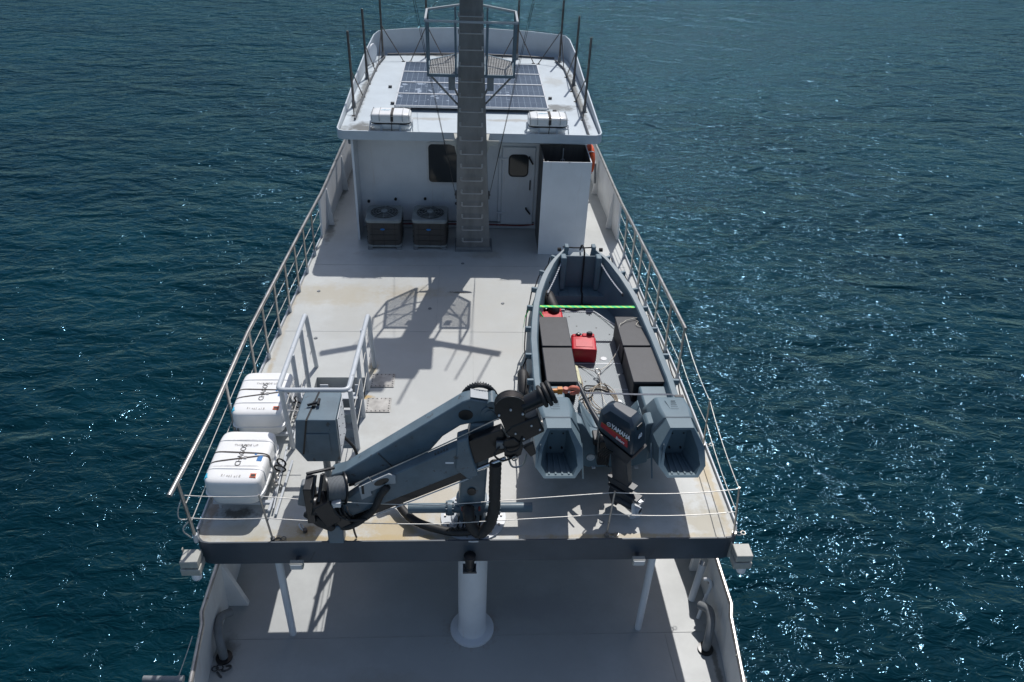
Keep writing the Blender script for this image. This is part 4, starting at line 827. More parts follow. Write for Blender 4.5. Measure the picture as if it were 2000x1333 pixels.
# ------------------------------------------------------------------ mast
t = mast = thing("ship_mast", (.06, 14.9, 0), "tall raked grey mast with ladder rungs in the middle of the deck", "mast")
def mface(z): return 14.73-.12*z
def mhalf(z): return lerp([(0, .355), (2.0, .300), (2.6, .285), (3.8, .235), (5.1, .2), (6.5, .13)], z)
def mcx(z): return lerp([(0, .065), (2.5, .02), (5, -.005)], z)
b = MB(); rings = []
for z in (0.03, 1, 2, 3, 4, 5.1, 6.2):
    h = mhalf(z); y0 = mface(z); y1 = y0+.42-.03*z; cx = mcx(z)
    rings.append([V((cx-h, y0, z)), V((cx+h, y0, z)), V((cx+h, y1, z)), V((cx-h, y1, z))])
b.loft(rings); col = b.build("mast_column", m_mast, t, bevel=.01)
b = MB(); b.box((-.32, 14.66, .003), (.47, 15.25, .03)); b.box((-.30, 14.69, .03), (.44, 14.725, .09)); b.build("base_plate", m_grey, t, bevel=.004)
for k in range(19):
    z = .27+.285*k; y = mface(z); cx = mcx(z)-.01
    if z > 5.3: break
    b = MB(); w_ = .205; b.tube([(cx-w_, y+.01, z+.03), (cx-w_, y-.09, z), (cx+w_, y-.09, z), (cx+w_, y+.01, z+.03)], .011, 8)
    for s_ in (-1, 1): b.box((cx+s_*w_-.02, y-.012, z-.03), (cx+s_*w_+.02, y-.001, z+.05))
    b.build("rung", m_rung, t)
for s_ in (-1, 1):
    b = MB(); b.prism([(0, 0), (.24, .0), (.20, -.06), (.04, -.12), (0, -.30)], (.02+s_*.29, 14.50, 2.50), (s_, 0, 0), (0, 0, 1), .02*s_); b.build("roof_knee", m_beige, t)
    b = MB(); b.beam((.02+s_*.29, 14.6, 2.46), (.02+s_*.33, 15.1, 2.42), .06, .03); b.build("roof_stay", m_beige, t)
# crow's nest
for s_ in (-1, 1):
    sx_ = s_
    P = [(.25, 14.05), (.76, 14.05), (.78, 14.95), (.25, 15.45)]
    cage = None
    b = MB()
    for i in range(len(P)):
        p, q = P[i], P[(i+1) % 4]; b.beam((sx_*p[0], p[1], 3.84), (sx_*q[0], q[1], 3.84), .04, .05)
    b.build("platform_frame", m_crane, t)
    b = MB()
    for k in range(1, 17):
        x = .25+.51*k/17; y1 = 15.45-(x-.25)*.5/.53; b.beam((sx_*x, 14.05, 3.85), (sx_*x, y1, 3.85), .009, .02)
    for k in range(1, 30):
        y = 14.05+.045*k; x1 = .77 if y < 14.95 else .78-(y-14.95)*.53/.5
        if x1 > .27: b.beam((sx_*.25, y, 3.85), (sx_*x1, y, 3.85), .005, .012)
    b.beam((sx_*.25, 14.5, 3.853), (sx_*.76, 14.5, 3.853), .02, .022)
    b.build("grating", m_rung, t)
    for p in ((.76, 14.05), (.78, 14.95), (.27, 14.05), (.29, 15.42)):
        b = MB(); b.beam((sx_*p[0], p[1], 3.85), (sx_*(p[0]+.01), p[1]-.03, 4.74), .03, .035); b.build("cage_post", m_crane, t)
    b = MB()
    T_ = [(.0, 14.02), (.79, 14.02), (.80, 14.92), (.2, 15.40)]
    for p, q in zip(T_, T_[1:]): b.beam((sx_*p[0], p[1], 4.75), (sx_*q[0], q[1], 4.75), .035, .035)
    b.build("cage_rail", m_cranetop, t)
    for p, q in (((.72, 14.1, 3.82), (.24, 14.42, 3.2)), ((.5, 14.8, 3.82), (.24, 14.62, 3.3))):
        b = MB(); b.cyl((sx_*p[0], p[1], p[2]), (sx_*q[0], q[1], q[2]), .018, n=8); b.build("platform_strut", m_mast, t)
    b = MB(); b.cbox((sx_*.345, 14.12, 3.68), (.12, .03, .24)); b.build("floodlight", m_grey, t, bevel=.01)
# head gear above the frame (seen here only by its shadow on the deck)
b = MB(); b.beam((-1.45, 14.15, 5.35), (0, 14.62, 5.35), .10, .12); b.beam((0, 14.62, 5.35), (1.62, 14.15, 5.35), .10, .12); b.build("crossarm", m_mast, t)
b = MB(); b.box((-.55, 13.85, 5.55), (.50, 14.75, 5.60)); b.box((-.30, 13.8, 5.6), (.30, 14.6, 5.95)); b.build("instrument_shelf", m_mast, t)
b = MB(); b.cyl((-.1, 14.1, 5.95), (-.16, 14.0, 6.7), .05, n=12); b.box((-.28, 13.9, 6.15), (0, 14.1, 6.3)); b.box((-.3, 13.85, 6.45), (-.05, 14.1, 6.62)); b.cyl((.28, 13.95, 5.6), (.34, 13.9, 7.2), .02, n=8); b.build("topmast", m_mast, t)
b = MB(); b.cyl((.88, 14.36, 5.3), (.9, 14.3, 6.4), .012, n=6); b.cyl((1.5, 14.2, 5.4), (1.5, 14.2, 6.9), .015, n=6); b.cyl((1.15, 14.3, 5.4), (1.15, 14.3, 6.8), .015, n=6); b.build("whip_aerial", m_pole, t)
for s_, xe in ((-1, -1.06), (1, 1.10)):
    for dx in (0, .035):
        b = MB(); b.tube([(xe+dx, 14.2, 5.4), (mcx(1.3)+s_*.335, 14.55, 1.32)], .0045, 5); b.build("halyard", m_wired, t)
    b = MB(); b.cyl((mcx(1.3)+s_*.33, 14.60, 1.24), (mcx(1.3)+s_*.33, 14.60, 1.42), .014, n=8); b.box((mcx(1.3)+s_*.33-.03, 14.6, 1.31), (mcx(1.3)+s_*.33+.03, 14.64, 1.34)); b.build("cleat", m_dark, t)
b = MB(); b.tube([(-.25, 14.6, 5.3), (-1.2, 20.6, 3.4)], .004, 5); b.build("forestay", m_wired, t)

# ------------------------------------------------------------------ AC condensers
def ac():
    t = thing("air_conditioner", (0, 0, 0), "", "air conditioner", "air conditioner units against the deckhouse wall"); ORG[t.name] = V((0, 0, 0))
    def rr(s_, z, r=.09): return [V((x, y, z)) for x, y in rrect(-s_/2, s_/2, -s_/2, s_/2, r, 4)]
    b = MB(); b.loft([rr(.70, .08), rr(.70, .60)]); body = b.build("coil_body", m_coil, t)
    b = MB(); b.loft([rr(.74, .60), rr(.745, .65), rr(.70, .675)]); b.build("top_panel", m_actop, t)
    b = MB(); b.loft([rr(.73, .05), rr(.73, .09)]); b.build("base_pan", m_actop, t)
    b = MB(); b.lathe([(0, .66), (.27, .66), (.29, .681), (.27, .683), (0, .679)], (0, 0, 0), n=32); b.build("fan_opening", m_black, t)
    b = MB()
    for k in range(5):
        a = 2*math.pi*k/5; b.prism([(.05, -.04), (.25, -.09), (.26, .05), (.06, .03)], (0, 0, .684), V((math.cos(a), math.sin(a), .06)), V((-math.sin(a), math.cos(a), .1)), .004)
    b.build("fan_blades", m_dark, t)
    b = MB(); 
    for r in (.12, .18, .24, .285): b.torus((0, 0, .70+.012*(1-r/.285)), (0, 0, 1), r, .004, 32, 5)
    for k in range(8):
        a = 2*math.pi*k/8; b.cyl((.05*math.cos(a), .05*math.sin(a), .715), (.30*math.cos(a), .30*math.sin(a), .69), .004, n=5)
    b.lathe([(0, .70), (.07, .70), (.06, .728), (0, .732)], (0, 0, 0), n=20); b.build("fan_guard", m_actop, t)
    b = MB()
    for s_ in (-1, 1):
        for ax_ in (0, 1):
            for k in range(-1, 2):
                p = (k*.23, s_*.365) if ax_ == 0 else (s_*.365, k*.23); b.beam((p[0], p[1], .08), (p[0], p[1], .61), .007, .007)
            for z in (.2, .33, .46):
                if ax_ == 0: b.beam((-.29, s_*.362, z), (.29, s_*.362, z), .006, .006)
                else: b.beam((s_*.362, -.29, z), (s_*.362, .29, z), .006, .006)
    b.build("wire_guard", m_acbody, t)
    b = MB(); b.prism([(.05*math.cos(2*math.pi*k/20), .022*math.sin(2*math.pi*k/20)) for k in range(20)], (-.02, -.372, .46), (1, 0, 0), (0, 0, 1), .003); b.build("badge", m_blue, t)
    for x in (-.3, .3): b = MB(); b.box((x-.05, -.40, .001), (x+.05, .40, .05)); b.build("foot", m_grey, t, bevel=.004)
    return t
a1 = ac(); a1.location = (-1.80, 15.12, 0); a1["label"] = "square air conditioner unit by the port wall corner, left of its twin"
dup(a1, (-.84, 15.13, 0), math.radians(-1), "square air conditioner unit standing right beside the foot of the mast")

# ------------------------------------------------------------------ locker
t = thing("tall_open_locker", (1.9, 15.0, 0), "tall white open-topped steel locker right of the deckhouse door", "locker")
b = MB(); X0, X1, Y0, Y1, ZT = 1.43, 2.40, 14.58, 15.55, 2.06
b.box((X0, Y0, .003), (X1, Y0+.02, ZT)); b.build("front_panel", m_white, t, bevel=.003)
b = MB(); b.box((X1-.02, Y0+.02, .003), (X1, Y1, ZT)); b.build("side_panel", m_white, t)
b = MB(); b.box((X0+.01, Y0+.02, .003), (X0+.03, Y1, ZT)); b.build("side_panel", m_inside, t)
b = MB(); b.box((X0+.03, Y1-.02, .003), (X1-.02, Y1, ZT)); b.box((X0+.031, Y0+.0205, .01), (X1-.021, Y0+.024, ZT-.01)); b.box((X1-.024, Y0+.03, .01), (X1-.0205, Y1-.03, ZT-.01)); b.build("shaded_inside", m_inside, t)  # back wall and thin inner sheets, coloured dark for the shade inside
b = MB(); b.cyl((1.92, Y1-.1, 1.0), (1.92, Y1-.1, 2.02), .012, n=8); b.torus((1.92, Y1-.1, 1.75), (0, 1, .3), .04, .010); b.build("inner_rod", m_alu, t)
b = MB(); b.beam((X0+.10, Y0+.08, .3), (X0+.10, Y0+.08, ZT-.02), .02, .02); b.build("inner_strip", m_alu, t)
b = MB(); b.lathe([(0, 0), (.022, 0), (.022, .01), (0, .01)], (1.95, Y0-.002, ZT-.01), (0, -1, 0), 14); b.build("eyelet", m_alu, t)
# lifebuoy
t = thing("lifebuoy", (2.62, 15.9, 1.55), "orange ring half hidden behind the right edge of the white locker", "lifebuoy")
b = MB(); b.torus((2.56, 15.95, 1.60), (1, .08, 0), .26, .065, 28, 10); b.build("ring", m_orange, t)
b = MB()
for k in range(4):
    a = k*math.pi/2+.7; b.torus(V((2.56, 15.95, 1.60))+V((0, .26*math.cos(a), .26*math.sin(a))), (0, -math.sin(a), math.cos(a)), .068, .010, 16, 6)
b.build("band", m_lwhite, t)
b = MB(); b.box((2.42, 15.85, 1.2), (2.46, 15.95, 1.95)); b.build("bracket", m_white, t)
# bulwark bracket starboard
b = MB(); b.tube([(3.02, 17.6, .35), (3.0, 17.7, .8), (3.0, 18.1, .86), (3.02, 18.2, .4)], .03, 8); tag(b.build("bulwark_bracket", m_grey, loc=(3.02, 17.6, 0)), "grey bent pipe bracket on the inside of the right bulwark", "bracket")

# ------------------------------------------------------------------ tender boat
BX = 1.94
t = boat = thing("tender_boat", (BX, 10, 0), "blue grey plastic open boat lashed on the right side of the deck", "boat")
WO = [(8.0, 1.06), (9, 1.085), (10, 1.06), (10.8, .985), (11.3, .875), (11.65, .745), (11.92, .60), (12.12, .44), (12.26, .31)]
WT = [(8.0, .155), (9, .16), (10, .17), (11, .17), (11.7, .17), (12.05, .14), (12.26, .10)]
GZ = [(8.0, 1.0), (10, .98), (10.8, 1.05), (11.3, 1.14), (11.7, 1.24), (12.0, 1.33), (12.26, 1.40)]
ysb = [8.05, 8.5, 9, 9.5, 10, 10.5, 10.9, 11.2, 11.45, 11.60, 11.72, 11.74, 11.86, 11.98, 12.06, 12.16, 12.26]
rings = []
for y in ysb:
    w_ = lerp(WO, y); wi_ = max(w_-lerp(WT, y), .03); g = lerp(GZ, y); f = max(0, (y-10.8)/1.46); kz = .18+.45*f**2; cz = .42+.25*f**2
    fl = .5 if y < 11.73 else .70
    if y > 12.10: fl = g-.10
    half = [(0, kz), (w_*.5, kz+.04), (w_*.84, cz-.02), (w_, g-.42), (w_+.005, g-.30), (w_-.045, g-.17), (w_-.055, g-.02), (w_-.07, g), (wi_+.015, g), (wi_, g-.02), (wi_-.02, g-.2), (max(wi_-.07, .02), min(fl+.12, g-.22)), (max(wi_-.10, .015), fl), (0, fl)]
    ring = [V((BX+x, y, z)) for x, z in half]+[V((BX-x, y, z)) for x, z in half[-2:0:-1]]
    rings.append(ring)
b = MB(); b.loft(rings); hull = b.build("boat_hull", m_boat, t, ang=28)
# inner dark liner of the bow well
b = MB()
b.prism([(-.27, .70), (.27, .70), (.27, 1.33), (-.27, 1.33)], (BX, 12.08, 0), (1, 0, 0), (0, 0, 1), .03); bl = b.build("bow_locker", m_boatin, t, bevel=.01)
for s_ in (-1, 1):
    b = MB(); b.box((BX+s_*.31-.05, 11.92, .71), (BX+s_*.31+.05, 12.10, 1.36)); b.build("bow_bitt", m_boat, t, bevel=.02)
b = MB()
for k in range(5): b.box((BX-.40+.18*k-.004+.03, 11.75, .702), (BX-.40+.18*k+.004+.03, 12.04, .708))
b.build("seat_groove", m_boatin, t)
b = MB()
for k in range(4): b.box((BX-.42+.17*k, 11.55, .502), (BX-.42+.17*k+.15, 11.71, .53))
b.build("floor_slat", m_cranetop, t, bevel=.006)
# checker plate floor
b = MB(); P = [(1.50, 8.3), (2.50, 8.3), (2.54, 11.0), (2.20, 11.50), (1.66, 11.50), (1.42, 11.1)]
b.prism(P, (0, 0, .503), (1, 0, 0), (0, 1, 0), .012); fl_ = b.build("floor_plate", m_checker, t)
b = MB(); b.beam((2.54, 11.0, .522), (2.20, 11.50, .522), .03, .012); b.beam((2.20, 11.51, .522), (1.66, 11.51, .522), .02, .012); b.beam((1.56, 9.97, .5165), (2.44, 9.97, .5165), .02, .003); b.beam((1.56, 9.3, .5165), (2.44, 9.3, .5165), .008, .003); b.build("plate_edge", m_alu, fl_)
b = MB()
for x, y in ((1.72, 11.35), (2.08, 11.4), (1.82, 11.05), (2.15, 11.0), (2.35, 10.8), (2.4, 10.35), (2.42, 10.2), (2.4, 9.7), (1.95, 10.7), (1.78, 9.5)): b.cyl((x, y, .515), (x, y, .518), .013, n=10)
b.build("floor_plug", m_black, fl_)
for x, y in ((2.22, 9.0), (2.15, 10.1)): b = MB(); b.lathe([(0, 0), (.055, 0), (.05, .006), (0, .006)], (x, y, .516), n=20); b.build("drain_cap", m_alu, fl_)
# side aft decks, humps, pontoons
for s_ in (-1, 1):
    cx = BX+s_*.80
    b = MB(); b.box((cx-.27, 8.45, .5), (cx+.22, 8.96, .855)); b.build("aft_side_deck", m_boat, t, bevel=.03)
    oct_ = lambda Y, top, wt, wm, zm, zl, bz, wb: [V((cx+x, Y, z)) for x, z in ((-wb, bz), (wb, bz), (wm, zl), (wm, zm), (wt, top), (-wt, top), (-wm, zm), (-wm, zl))]
    b = MB()
    b.loft([oct_(8.52, .88, .20, .29, .80, .60, .45, .20), oct_(8.30, 1.17, .20, .30, .96, .62, .45, .20), oct_(8.0, 1.22, .21, .31, 1.0, .62, .45, .20), oct_(7.78, 1.24, .18, .315, .98, .62, .50, .20)])
    b.build("stern_hump", m_boat, t, bevel=.03)
    Rr = [V((cx+x, y, z)) for x, y, z in ((-.20, 7.17, .74), (.20, 7.17, .74), (.31, 7.28, .84), (.300, 7.42, 1.03), (.155, 7.56, 1.25), (-.155, 7.56, 1.25), (-.300, 7.42, 1.03), (-.31, 7.28, .84))]
    A0 = oct_(7.778, 1.236, .165, .31, .97, .62, .50, .20)
    Ri = [V((cx+x, y, z)) for x, y, z in ((-.175, 7.20, .755), (.175, 7.20, .755), (.24, 7.29, .845), (.215, 7.42, 1.0), (.12, 7.555, 1.215), (-.12, 7.555, 1.215), (-.215, 7.42, 1.0), (-.24, 7.29, .845))]
    Bk = [V((cx+x, y, z)) for x, y, z in ((-.115, 7.70, .68), (.115, 7.70, .68), (.12, 7.70, .76), (.12, 7.69, .95), (.11, 7.66, 1.17), (-.11, 7.66, 1.17), (-.12, 7.69, .95), (-.12, 7.70, .76))]
    b = MB(); b.loft([A0, Rr, Ri, Bk]); pn = b.build("stern_pontoon", m_boat, t, ang=25)
    b = MB()
    for k in range(4): x = -.10+.066*k; b.beam((cx+x*1.3, 7.22, .757), (cx+x, 7.68, .692), .022, .018)
    b.build("step_rib", m_boat, pn)
    for x in (-.075, .075):
        for z in (.80, 1.06): b = MB(); b.cyl((cx+x, 7.70, z), (cx+x, 7.668, z), .013, n=10); b.build("step_bolt", m_black, pn)
    b = MB(); b.prism([(-.055, .0), (.0, .16), (.02, .16), (.02, -.02)], (cx-.262, 7.38, .93), V((.25, .9, .3)), V((.1, .3, .9)), .006); b.build("grab_recess", m_boatin, pn)
    b = MB(); b.cyl((cx+(.34 if s_ < 0 else -.34), 7.35, .55), (cx+(.335 if s_ < 0 else -.335), 7.68, .88), .012, n=8); b.build("trim_rod", m_boat, pn)
    # raised moulded squiggle
    b = MB()
    for k in range(5): b.tube([(cx-.05+.01*k, 7.98+.05*k, 1.222-.006*k), (cx+.05, 7.98+.05*k, 1.222-.006*k)], .006, 6)
    b.tube([(cx-.06, 7.98, 1.22), (cx-.09, 8.18, 1.20)], .006, 6); b.build("moulded_mark", m_boat, t)
    b = MB(); b.tube([(cx-.31, 7.779, .99), (cx-.178, 7.779, 1.238), (cx+.178, 7.779, 1.238), (cx+.31, 7.779, .99)], .006, 6); b.build("mould_seam", m_boatin, t)
# transom with swooping cut-out
poly = [(-.52, 1.06), (-.44, 1.04), (-.37, .93), (-.30, .80), (-.20, .76), (.20, .76), (.30, .80), (.37, .93), (.44, 1.04), (.52, 1.06), (.52, .34), (.3, .25), (-.3, .25), (-.52, .34)]
b = MB(); b.prism(poly, (BX, 8.12, 0), (1, 0, 0), (0, 0, 1), .24); tr = b.build("transom", m_boat, t, bevel=.015)
b = MB(); b.prism([(-.42, .99), (-.33, .84), (-.22, .70), (.22, .70), (.33, .84), (.42, .99), (.42, .50), (-.42, .50)], (BX, 8.5, 0), (1, 0, 0), (0, 0, 1), .375); b.build("motor_well", m_boat, tr, bevel=.03)
b = MB(); b.torus((BX-.28, 7.87, .45), (0, 1, 0), .045, .014); b.cyl((BX-.28, 7.868, .45), (BX-.28, 7.865, .45), .03, n=14); b.build("drain_socket", m_alu, tr)
b = MB()
for x in (-.25, .05, .35): b.box((BX+x, 7.84, .26), (BX+x+.05, 7.878, .28))
b.build("transom_clip", m_alu, tr)
# gunwale lugs with the grab line
lug = []
for s_ in (-1, 1):
    for y in (8.35, 8.95, 9.6, 10.3, 10.85, 11.3, 11.7, 12.05):
        w_ = lerp(WO, y); g = lerp(GZ, y); d0 = (lerp(WO, y+.1)-lerp(WO, y-.1))/.2; a = math.atan(d0)*(-s_)
        b = MB(); b.cbox((BX+s_*(w_-.025), y, g-.06), (.12, .05, .09), Matrix.Rotation(a, 3, 'Z')); b.build("gunwale_lug", m_boat, t, bevel=.008)
for s_ in (-1, 1):
    pts = []; yl = [8.35, 8.95, 9.6, 10.3, 10.85, 11.3, 11.7, 12.05]
    for y0, y1 in zip(yl, yl[1:]):
        for k in range(6):
            y = y0+(y1-y0)*k/6; pts.append((BX+s_*(lerp(WO, y)+.03), y, lerp(GZ, y)-.10-.07*math.sin(math.pi*k/6)))
    pts.append((BX+s_*(lerp(WO, 12.05)+.05), 12.05, 1.30))
    b = MB(); b.tube(pts, .010, 6); b.build("grab_line", m_ropebk, t)
b = MB(); b.tube([(BX-.30, 12.30, 1.38), (BX-.1, 12.31, 1.36), (BX+.1, 12.31, 1.36), (BX+.30, 12.30, 1.38)], .012, 6)
for s_ in (-1, 1): b.cyl((BX+s_*.34, 12.20, 1.38), (BX+s_*.40, 12.20, 1.38), .035, n=10)
b.build("bow_line", m_ropebk, t)
for s_ in (-1, 1): 
    b = MB(); b.box((BX+s_*.24-.035, 12.16, 1.37), (BX+s_*.24+.035, 12.30, 1.45)); b.build("bow_cleat", m_boat, t, bevel=.01)
# chocks under the keel
tt = thing("boat_chock", (BX, 9, 0), "dark timber chocks carrying the small boat's keel on the deck", "boat chock")
b = MB(); b.box((BX-.75, 8.6, .002), (BX+.75, 8.75, .26)); b.box((BX-.6, 11.2, .002), (BX+.6, 11.35, .26)); b.build("chock_beam", m_dark, tt, bevel=.01)
# storage boxes in the boat
def seatbox(lab, x0, x1, y0, y1):
    t = thing("storage_box", ((x0+x1)/2, (y0+y1)/2, .52), lab, "storage box", "black lidded boxes in the small boat")
    b = MB(); b.box((x0+.015, y0+.015, .52), (x1-.015, y1-.015, .862)); b.build("bin", m_cushbase, t, bevel=.015)
    b = MB(); b.box((x0, y0, .865), (x1, y1, .905)); b.build("lid", m_cushion, t, bevel=.012)
seatbox("black lidded box in the boat's left row, beside the red tank and nearer the bow", 1.115, 1.585, 9.90, 10.74)
seatbox("black lidded box in the boat's left row, just above the crane hook", 1.11, 1.58, 8.98, 9.86)
seatbox("black lidded box in the boat's right row, nearer the bow", 2.385, 2.865, 9.92, 10.76)
seatbox("black lidded box in the boat's right row, nearer the outboard motor", 2.39, 2.87, 8.98, 9.88)
b = MB()
# fuel tanks
def tank():
    t = thing("fuel_tank", (0, 0, 0), "", "fuel tank", "red portable fuel tanks in the small boat"); ORG[t.name] = V((0, 0, 0))
    b = MB(); sec = []
    for y, w_, z0, z1 in ((-.25, .155, .02, .21), (-.24, .17, .0, .235), (.10, .165, .0, .255), (.17, .165, .0, .20), (.25, .165, .0, .20), (.26, .15, .02, .18)):
        sec.append([V((x, y, z)) for x, z in rrect(-w_, w_, z0, z1, .03, 3)])
    b.loft(sec); b.build("tank_body", m_red, t, bevel=.006, ang=40)
    b = MB(); b.box((-.02, .10, .20), (.15, .20, .27)); b.box((-.155, .12, .20), (-.10, .2, .25)); b.build("tank_neck", m_red, t, bevel=.015)
    b = MB(); b.lathe([(0, .27), (.042, .27), (.042, .30), (.03, .315), (0, .315)], (.08, .15, 0), n=14); b.build("filler_cap", m_black, t)
    b = MB(); b.lathe([(0, .24), (.03, .24), (.025, .28), (0, .285)], (-.07, .16, 0), n=12); b.cyl((-.11, .16, .265), (-.03, .16, .27), .012, n=8); b.build("fuel_valve", m_black, t)
    b = MB(); b.box((-.115, -.18, .2565), (.115, .02, .262)); b.v = [V((p.x, p.y, p.z+(p.y-.02)*.058-.0065)) for p in b.v]; b.build("raised_panel", m_red, t, bevel=.004)
    return t
tk = tank(); tk.location = (1.82, 10.22, .517); tk.rotation_euler = (0, 0, math.radians(-4)); tk.scale = (1.18, .92, 1.1); tk["label"] = "red fuel tank in the open, middle of the boat floor"
dup(tk, (1.36, 10.98, .517), math.radians(-2), "red fuel tank half hidden under the green strap at the boat's left side")
# fenders
def fender(lab, p, q, r, cat="fender"):
    t = thing("boat_fender", q, lab, cat, "black fenders of the small boat")
    p, q = V(p), V(q); d = q-p
    b = MB(); L_ = d.length; b.lathe([(0, 0), (r*.35, 0), (r*.75, L_*.06), (r, L_*.16), (r, L_*.84), (r*.75, L_*.94), (r*.35, L_), (0, L_)], p, d, 20); b.build("fender_body", m_blackrub, t)
    b = MB(); b.cyl(q-d*.01, q+d*.10, r*.28, n=10); b.tube(sag(q+d*.08, q+V((.06, .10, .14)), .0), .012, 6); b.build("fender_line", m_ropebk, t)
fender("black fender lying inside the boat, behind the half hidden red tank", (1.44, 11.0, .80), (1.31, 11.50, .93), .10)
fender("black fender hanging outside the boat's left side, above the crane head", (.80, 8.95, .62), (.79, 9.42, .80), .085)
# straps over the boat
t = thing("ratchet_strap", (1.9, 10.9, 0), "bright green webbing strap across the middle of the boat", "strap", "straps tying down the small boat")
def webbing(pts, w_, m_, name, par, hint=(0, 1, 0)):
    b = MB(); r_ = []
    for p in pts:
        p = V(p); h = V(hint)*w_/2; r_.append([p-h, p+h, p+h-V((0, 0, .004)), p-h-V((0, 0, .004))])
    b.loft(r_); return b.build(name, m_, par)
m_green2 = bpy.data.materials.new("green_webbing_yellow_flecks"); m_green2.use_nodes = True
_n = m_green2.node_tree.nodes; _l = m_green2.node_tree.links; _tc = _n.new("ShaderNodeTexCoord"); _w = _n.new("ShaderNodeTexWave"); _w.bands_direction = 'DIAGONAL'; _w.inputs["Scale"].default_value = 5.5
_cr = _n.new("ShaderNodeValToRGB"); _cr.color_ramp.interpolation = 'CONSTANT'; _cr.color_ramp.elements[0].color = rgb(.01, .58, .16); _cr.color_ramp.elements[1].position = .72; _cr.color_ramp.elements[1].color = rgb(.35, .68, .06)
_l.new(_tc.outputs["Object"], _w.inputs["Vector"]); _l.new(_w.outputs["Fac"], _cr.inputs[0]); _l.new(_cr.outputs[0], _n["Principled BSDF"].inputs["Base Color"]); _n["Principled BSDF"].inputs["Roughness"].default_value = .5
webbing([(.88, 10.72, .70), (.90, 10.74, .90), (.99, 10.88, 1.015), (1.12, 10.88, 1.02), (2.0, 10.88, 1.015), (2.78, 10.88, 1.02), (2.93, 10.86, 1.0), (2.99, 10.82, .85)], .06, m_green2, "webbing", t)
webbing([(.90, 10.60, .0), (.88, 10.66, .35), (.87, 10.72, .72)], .04, m_green, "webbing_tail", t)
b = MB(); b.tube(sag((1.10, 10.86, 1.0), (1.24, 10.70, .86), .01), .014, 6); b.build("tail_end", m_green, t)
t = thing("ratchet_strap", (2.0, 8.45, 0), "dark slate webbing strap across the rear of the boat, ahead of the motor", "strap", "straps tying down the small boat")
webbing([(.92, 8.5, .7), (.98, 8.5, 1.02), (1.14, 8.48, 1.115), (1.5, 8.46, 1.12), (2.3, 8.42, 1.12), (2.8, 8.42, 1.12), (2.98, 8.42, 1.03), (3.04, 8.42, .7)], .035, m_bluestrap, "webbing", t)
b = MB(); b.cbox((2.92, 8.42, 1.08), (.12, .05, .03)); b.build("ratchet", m_black, t)
# bow painter
t = thing("bow_painter", (2.0, 12.3, .5), "black rope from the boat's bow lying coiled on its floor", "rope")
b = MB(); b.tube(spline([(1.96, 12.34, 1.30), (1.98, 12.28, 1.425), (2.0, 12.10, 1.42), (2.0, 12.03, 1.2), (1.99, 11.95, .73), (1.98, 11.76, .73), (1.98, 11.71, .6), (1.98, 11.67, .53), (1.85, 11.65, .53), (1.70, 11.60, .54), (1.82, 11.52, .55), (2.0, 11.58, .54), (2.15, 11.66, .54), (2.08, 11.68, .56), (1.95, 11.64, .56), (2.12, 11.60, .56), (2.2, 11.64, .54), (1.95, 11.58, .57), (1.78, 11.66, .55), (1.68, 11.68, .53)], 6), .015, 8); b.build("painter_line", m_ropebk, t)
# chains
for s_, lab in ((-1, "pale wire stay across the inside of the boat's bow, left side"), (1, "pale wire stay across the inside of the boat's bow, right side")):
    t = thing("bow_chain", (BX+s_*.3, 12.5, .9), lab, "chain", "pale chains inside the boat's bow")
    p, q = V((BX+s_*.34, 11.98, 1.25)), V((BX+s_*.64, 11.25, 1.05)); b = MB(); n_ = 34
    for k in range(n_):
        c = p.lerp(q, (k+.5)/n_)-V((0, 0, .03*math.sin(math.pi*k/n_))); d = (q-p).normalized(); hint = V((0, 0, 1)) if k % 2 else V((1, .3, 0))
        x, y, _ = frame(d, hint); b.tube([c+d*.017*math.cos(a)+x*.009*math.sin(a) for a in [2*math.pi*j/8 for j in range(8)]], .0038, 5, closed=True)
    b.build("chain_links", m_lwhite, t); b = MB(); b.cyl(q, q+V((0, -.04, -.02)), .018, n=8); b.build("chain_end", m_black, t)
# ropes on the boat floor
t = thing("coiled_line", (1.9, 9.2, .52), "tan thin line loosely coiled on the boat floor ahead of the motor", "rope")
b = MB(); rnd = random.Random(3)
for k in range(5):
    cx, cy = 1.90+.03*k, 8.98+.02*k; R1, R2 = .27-.02*k, .30+.02*rnd.random(); pts = []
    for j in range(24):
        a = 2*math.pi*j/24+rnd.random()*.05; pts.append((cx+R1*math.cos(a)*(1+.05*math.sin(3*a+k)), cy+R2*math.sin(a)*(1+.06*math.sin(2*a+k)), .525+.008*k))
    b.tube(pts, .007, 6, closed=True)
b.tube(spline([(1.62, 9.15, .53), (1.72, 9.35, .53), (1.70, 9.6, .56), (1.60, 9.75, .6)]), .007, 6); b.build("line_loops", m_rope, t)
t = thing("towing_bridle", (2.0, 9.85, .52), "steel ring with hanging cords and black bungee on the boat floor", "bridle")
b = MB(); b.torus((1.98, 9.62, .62), (.1, -.5, 1), .042, .010); b.cyl((1.98, 9.56, .60), (2.01, 9.40, .56), .014, n=8); b.build("steel_ring", m_steel, t)
b = MB(); b.tube(sag((2.95, 10.75, .95), (2.55, 10.6, .93), .0, 4)+spline([(2.50, 10.55, .92), (2.42, 10.45, .918), (2.40, 10.2, .70), (2.2, 9.9, .56), (2.0, 9.66, .60)]), .007, 6); b.tube(spline([(1.96, 9.64, .60), (1.85, 9.76, .56), (1.72, 9.9, .53)]), .006, 6)
b.tube(spline([(2.85, 10.70, .93), (2.70, 10.5, .92), (2.78, 10.42, .92), (2.85, 10.5, .92), (2.72, 10.62, .92)]), .006, 6); b.tube(spline([(2.0, 9.60, .6), (1.99, 9.1, .54), (1.97, 8.7, .7), (1.95, 8.35, .9), (1.90, 8.0, 1.1)]), .006, 6); b.build("cord", m_ropew, t)
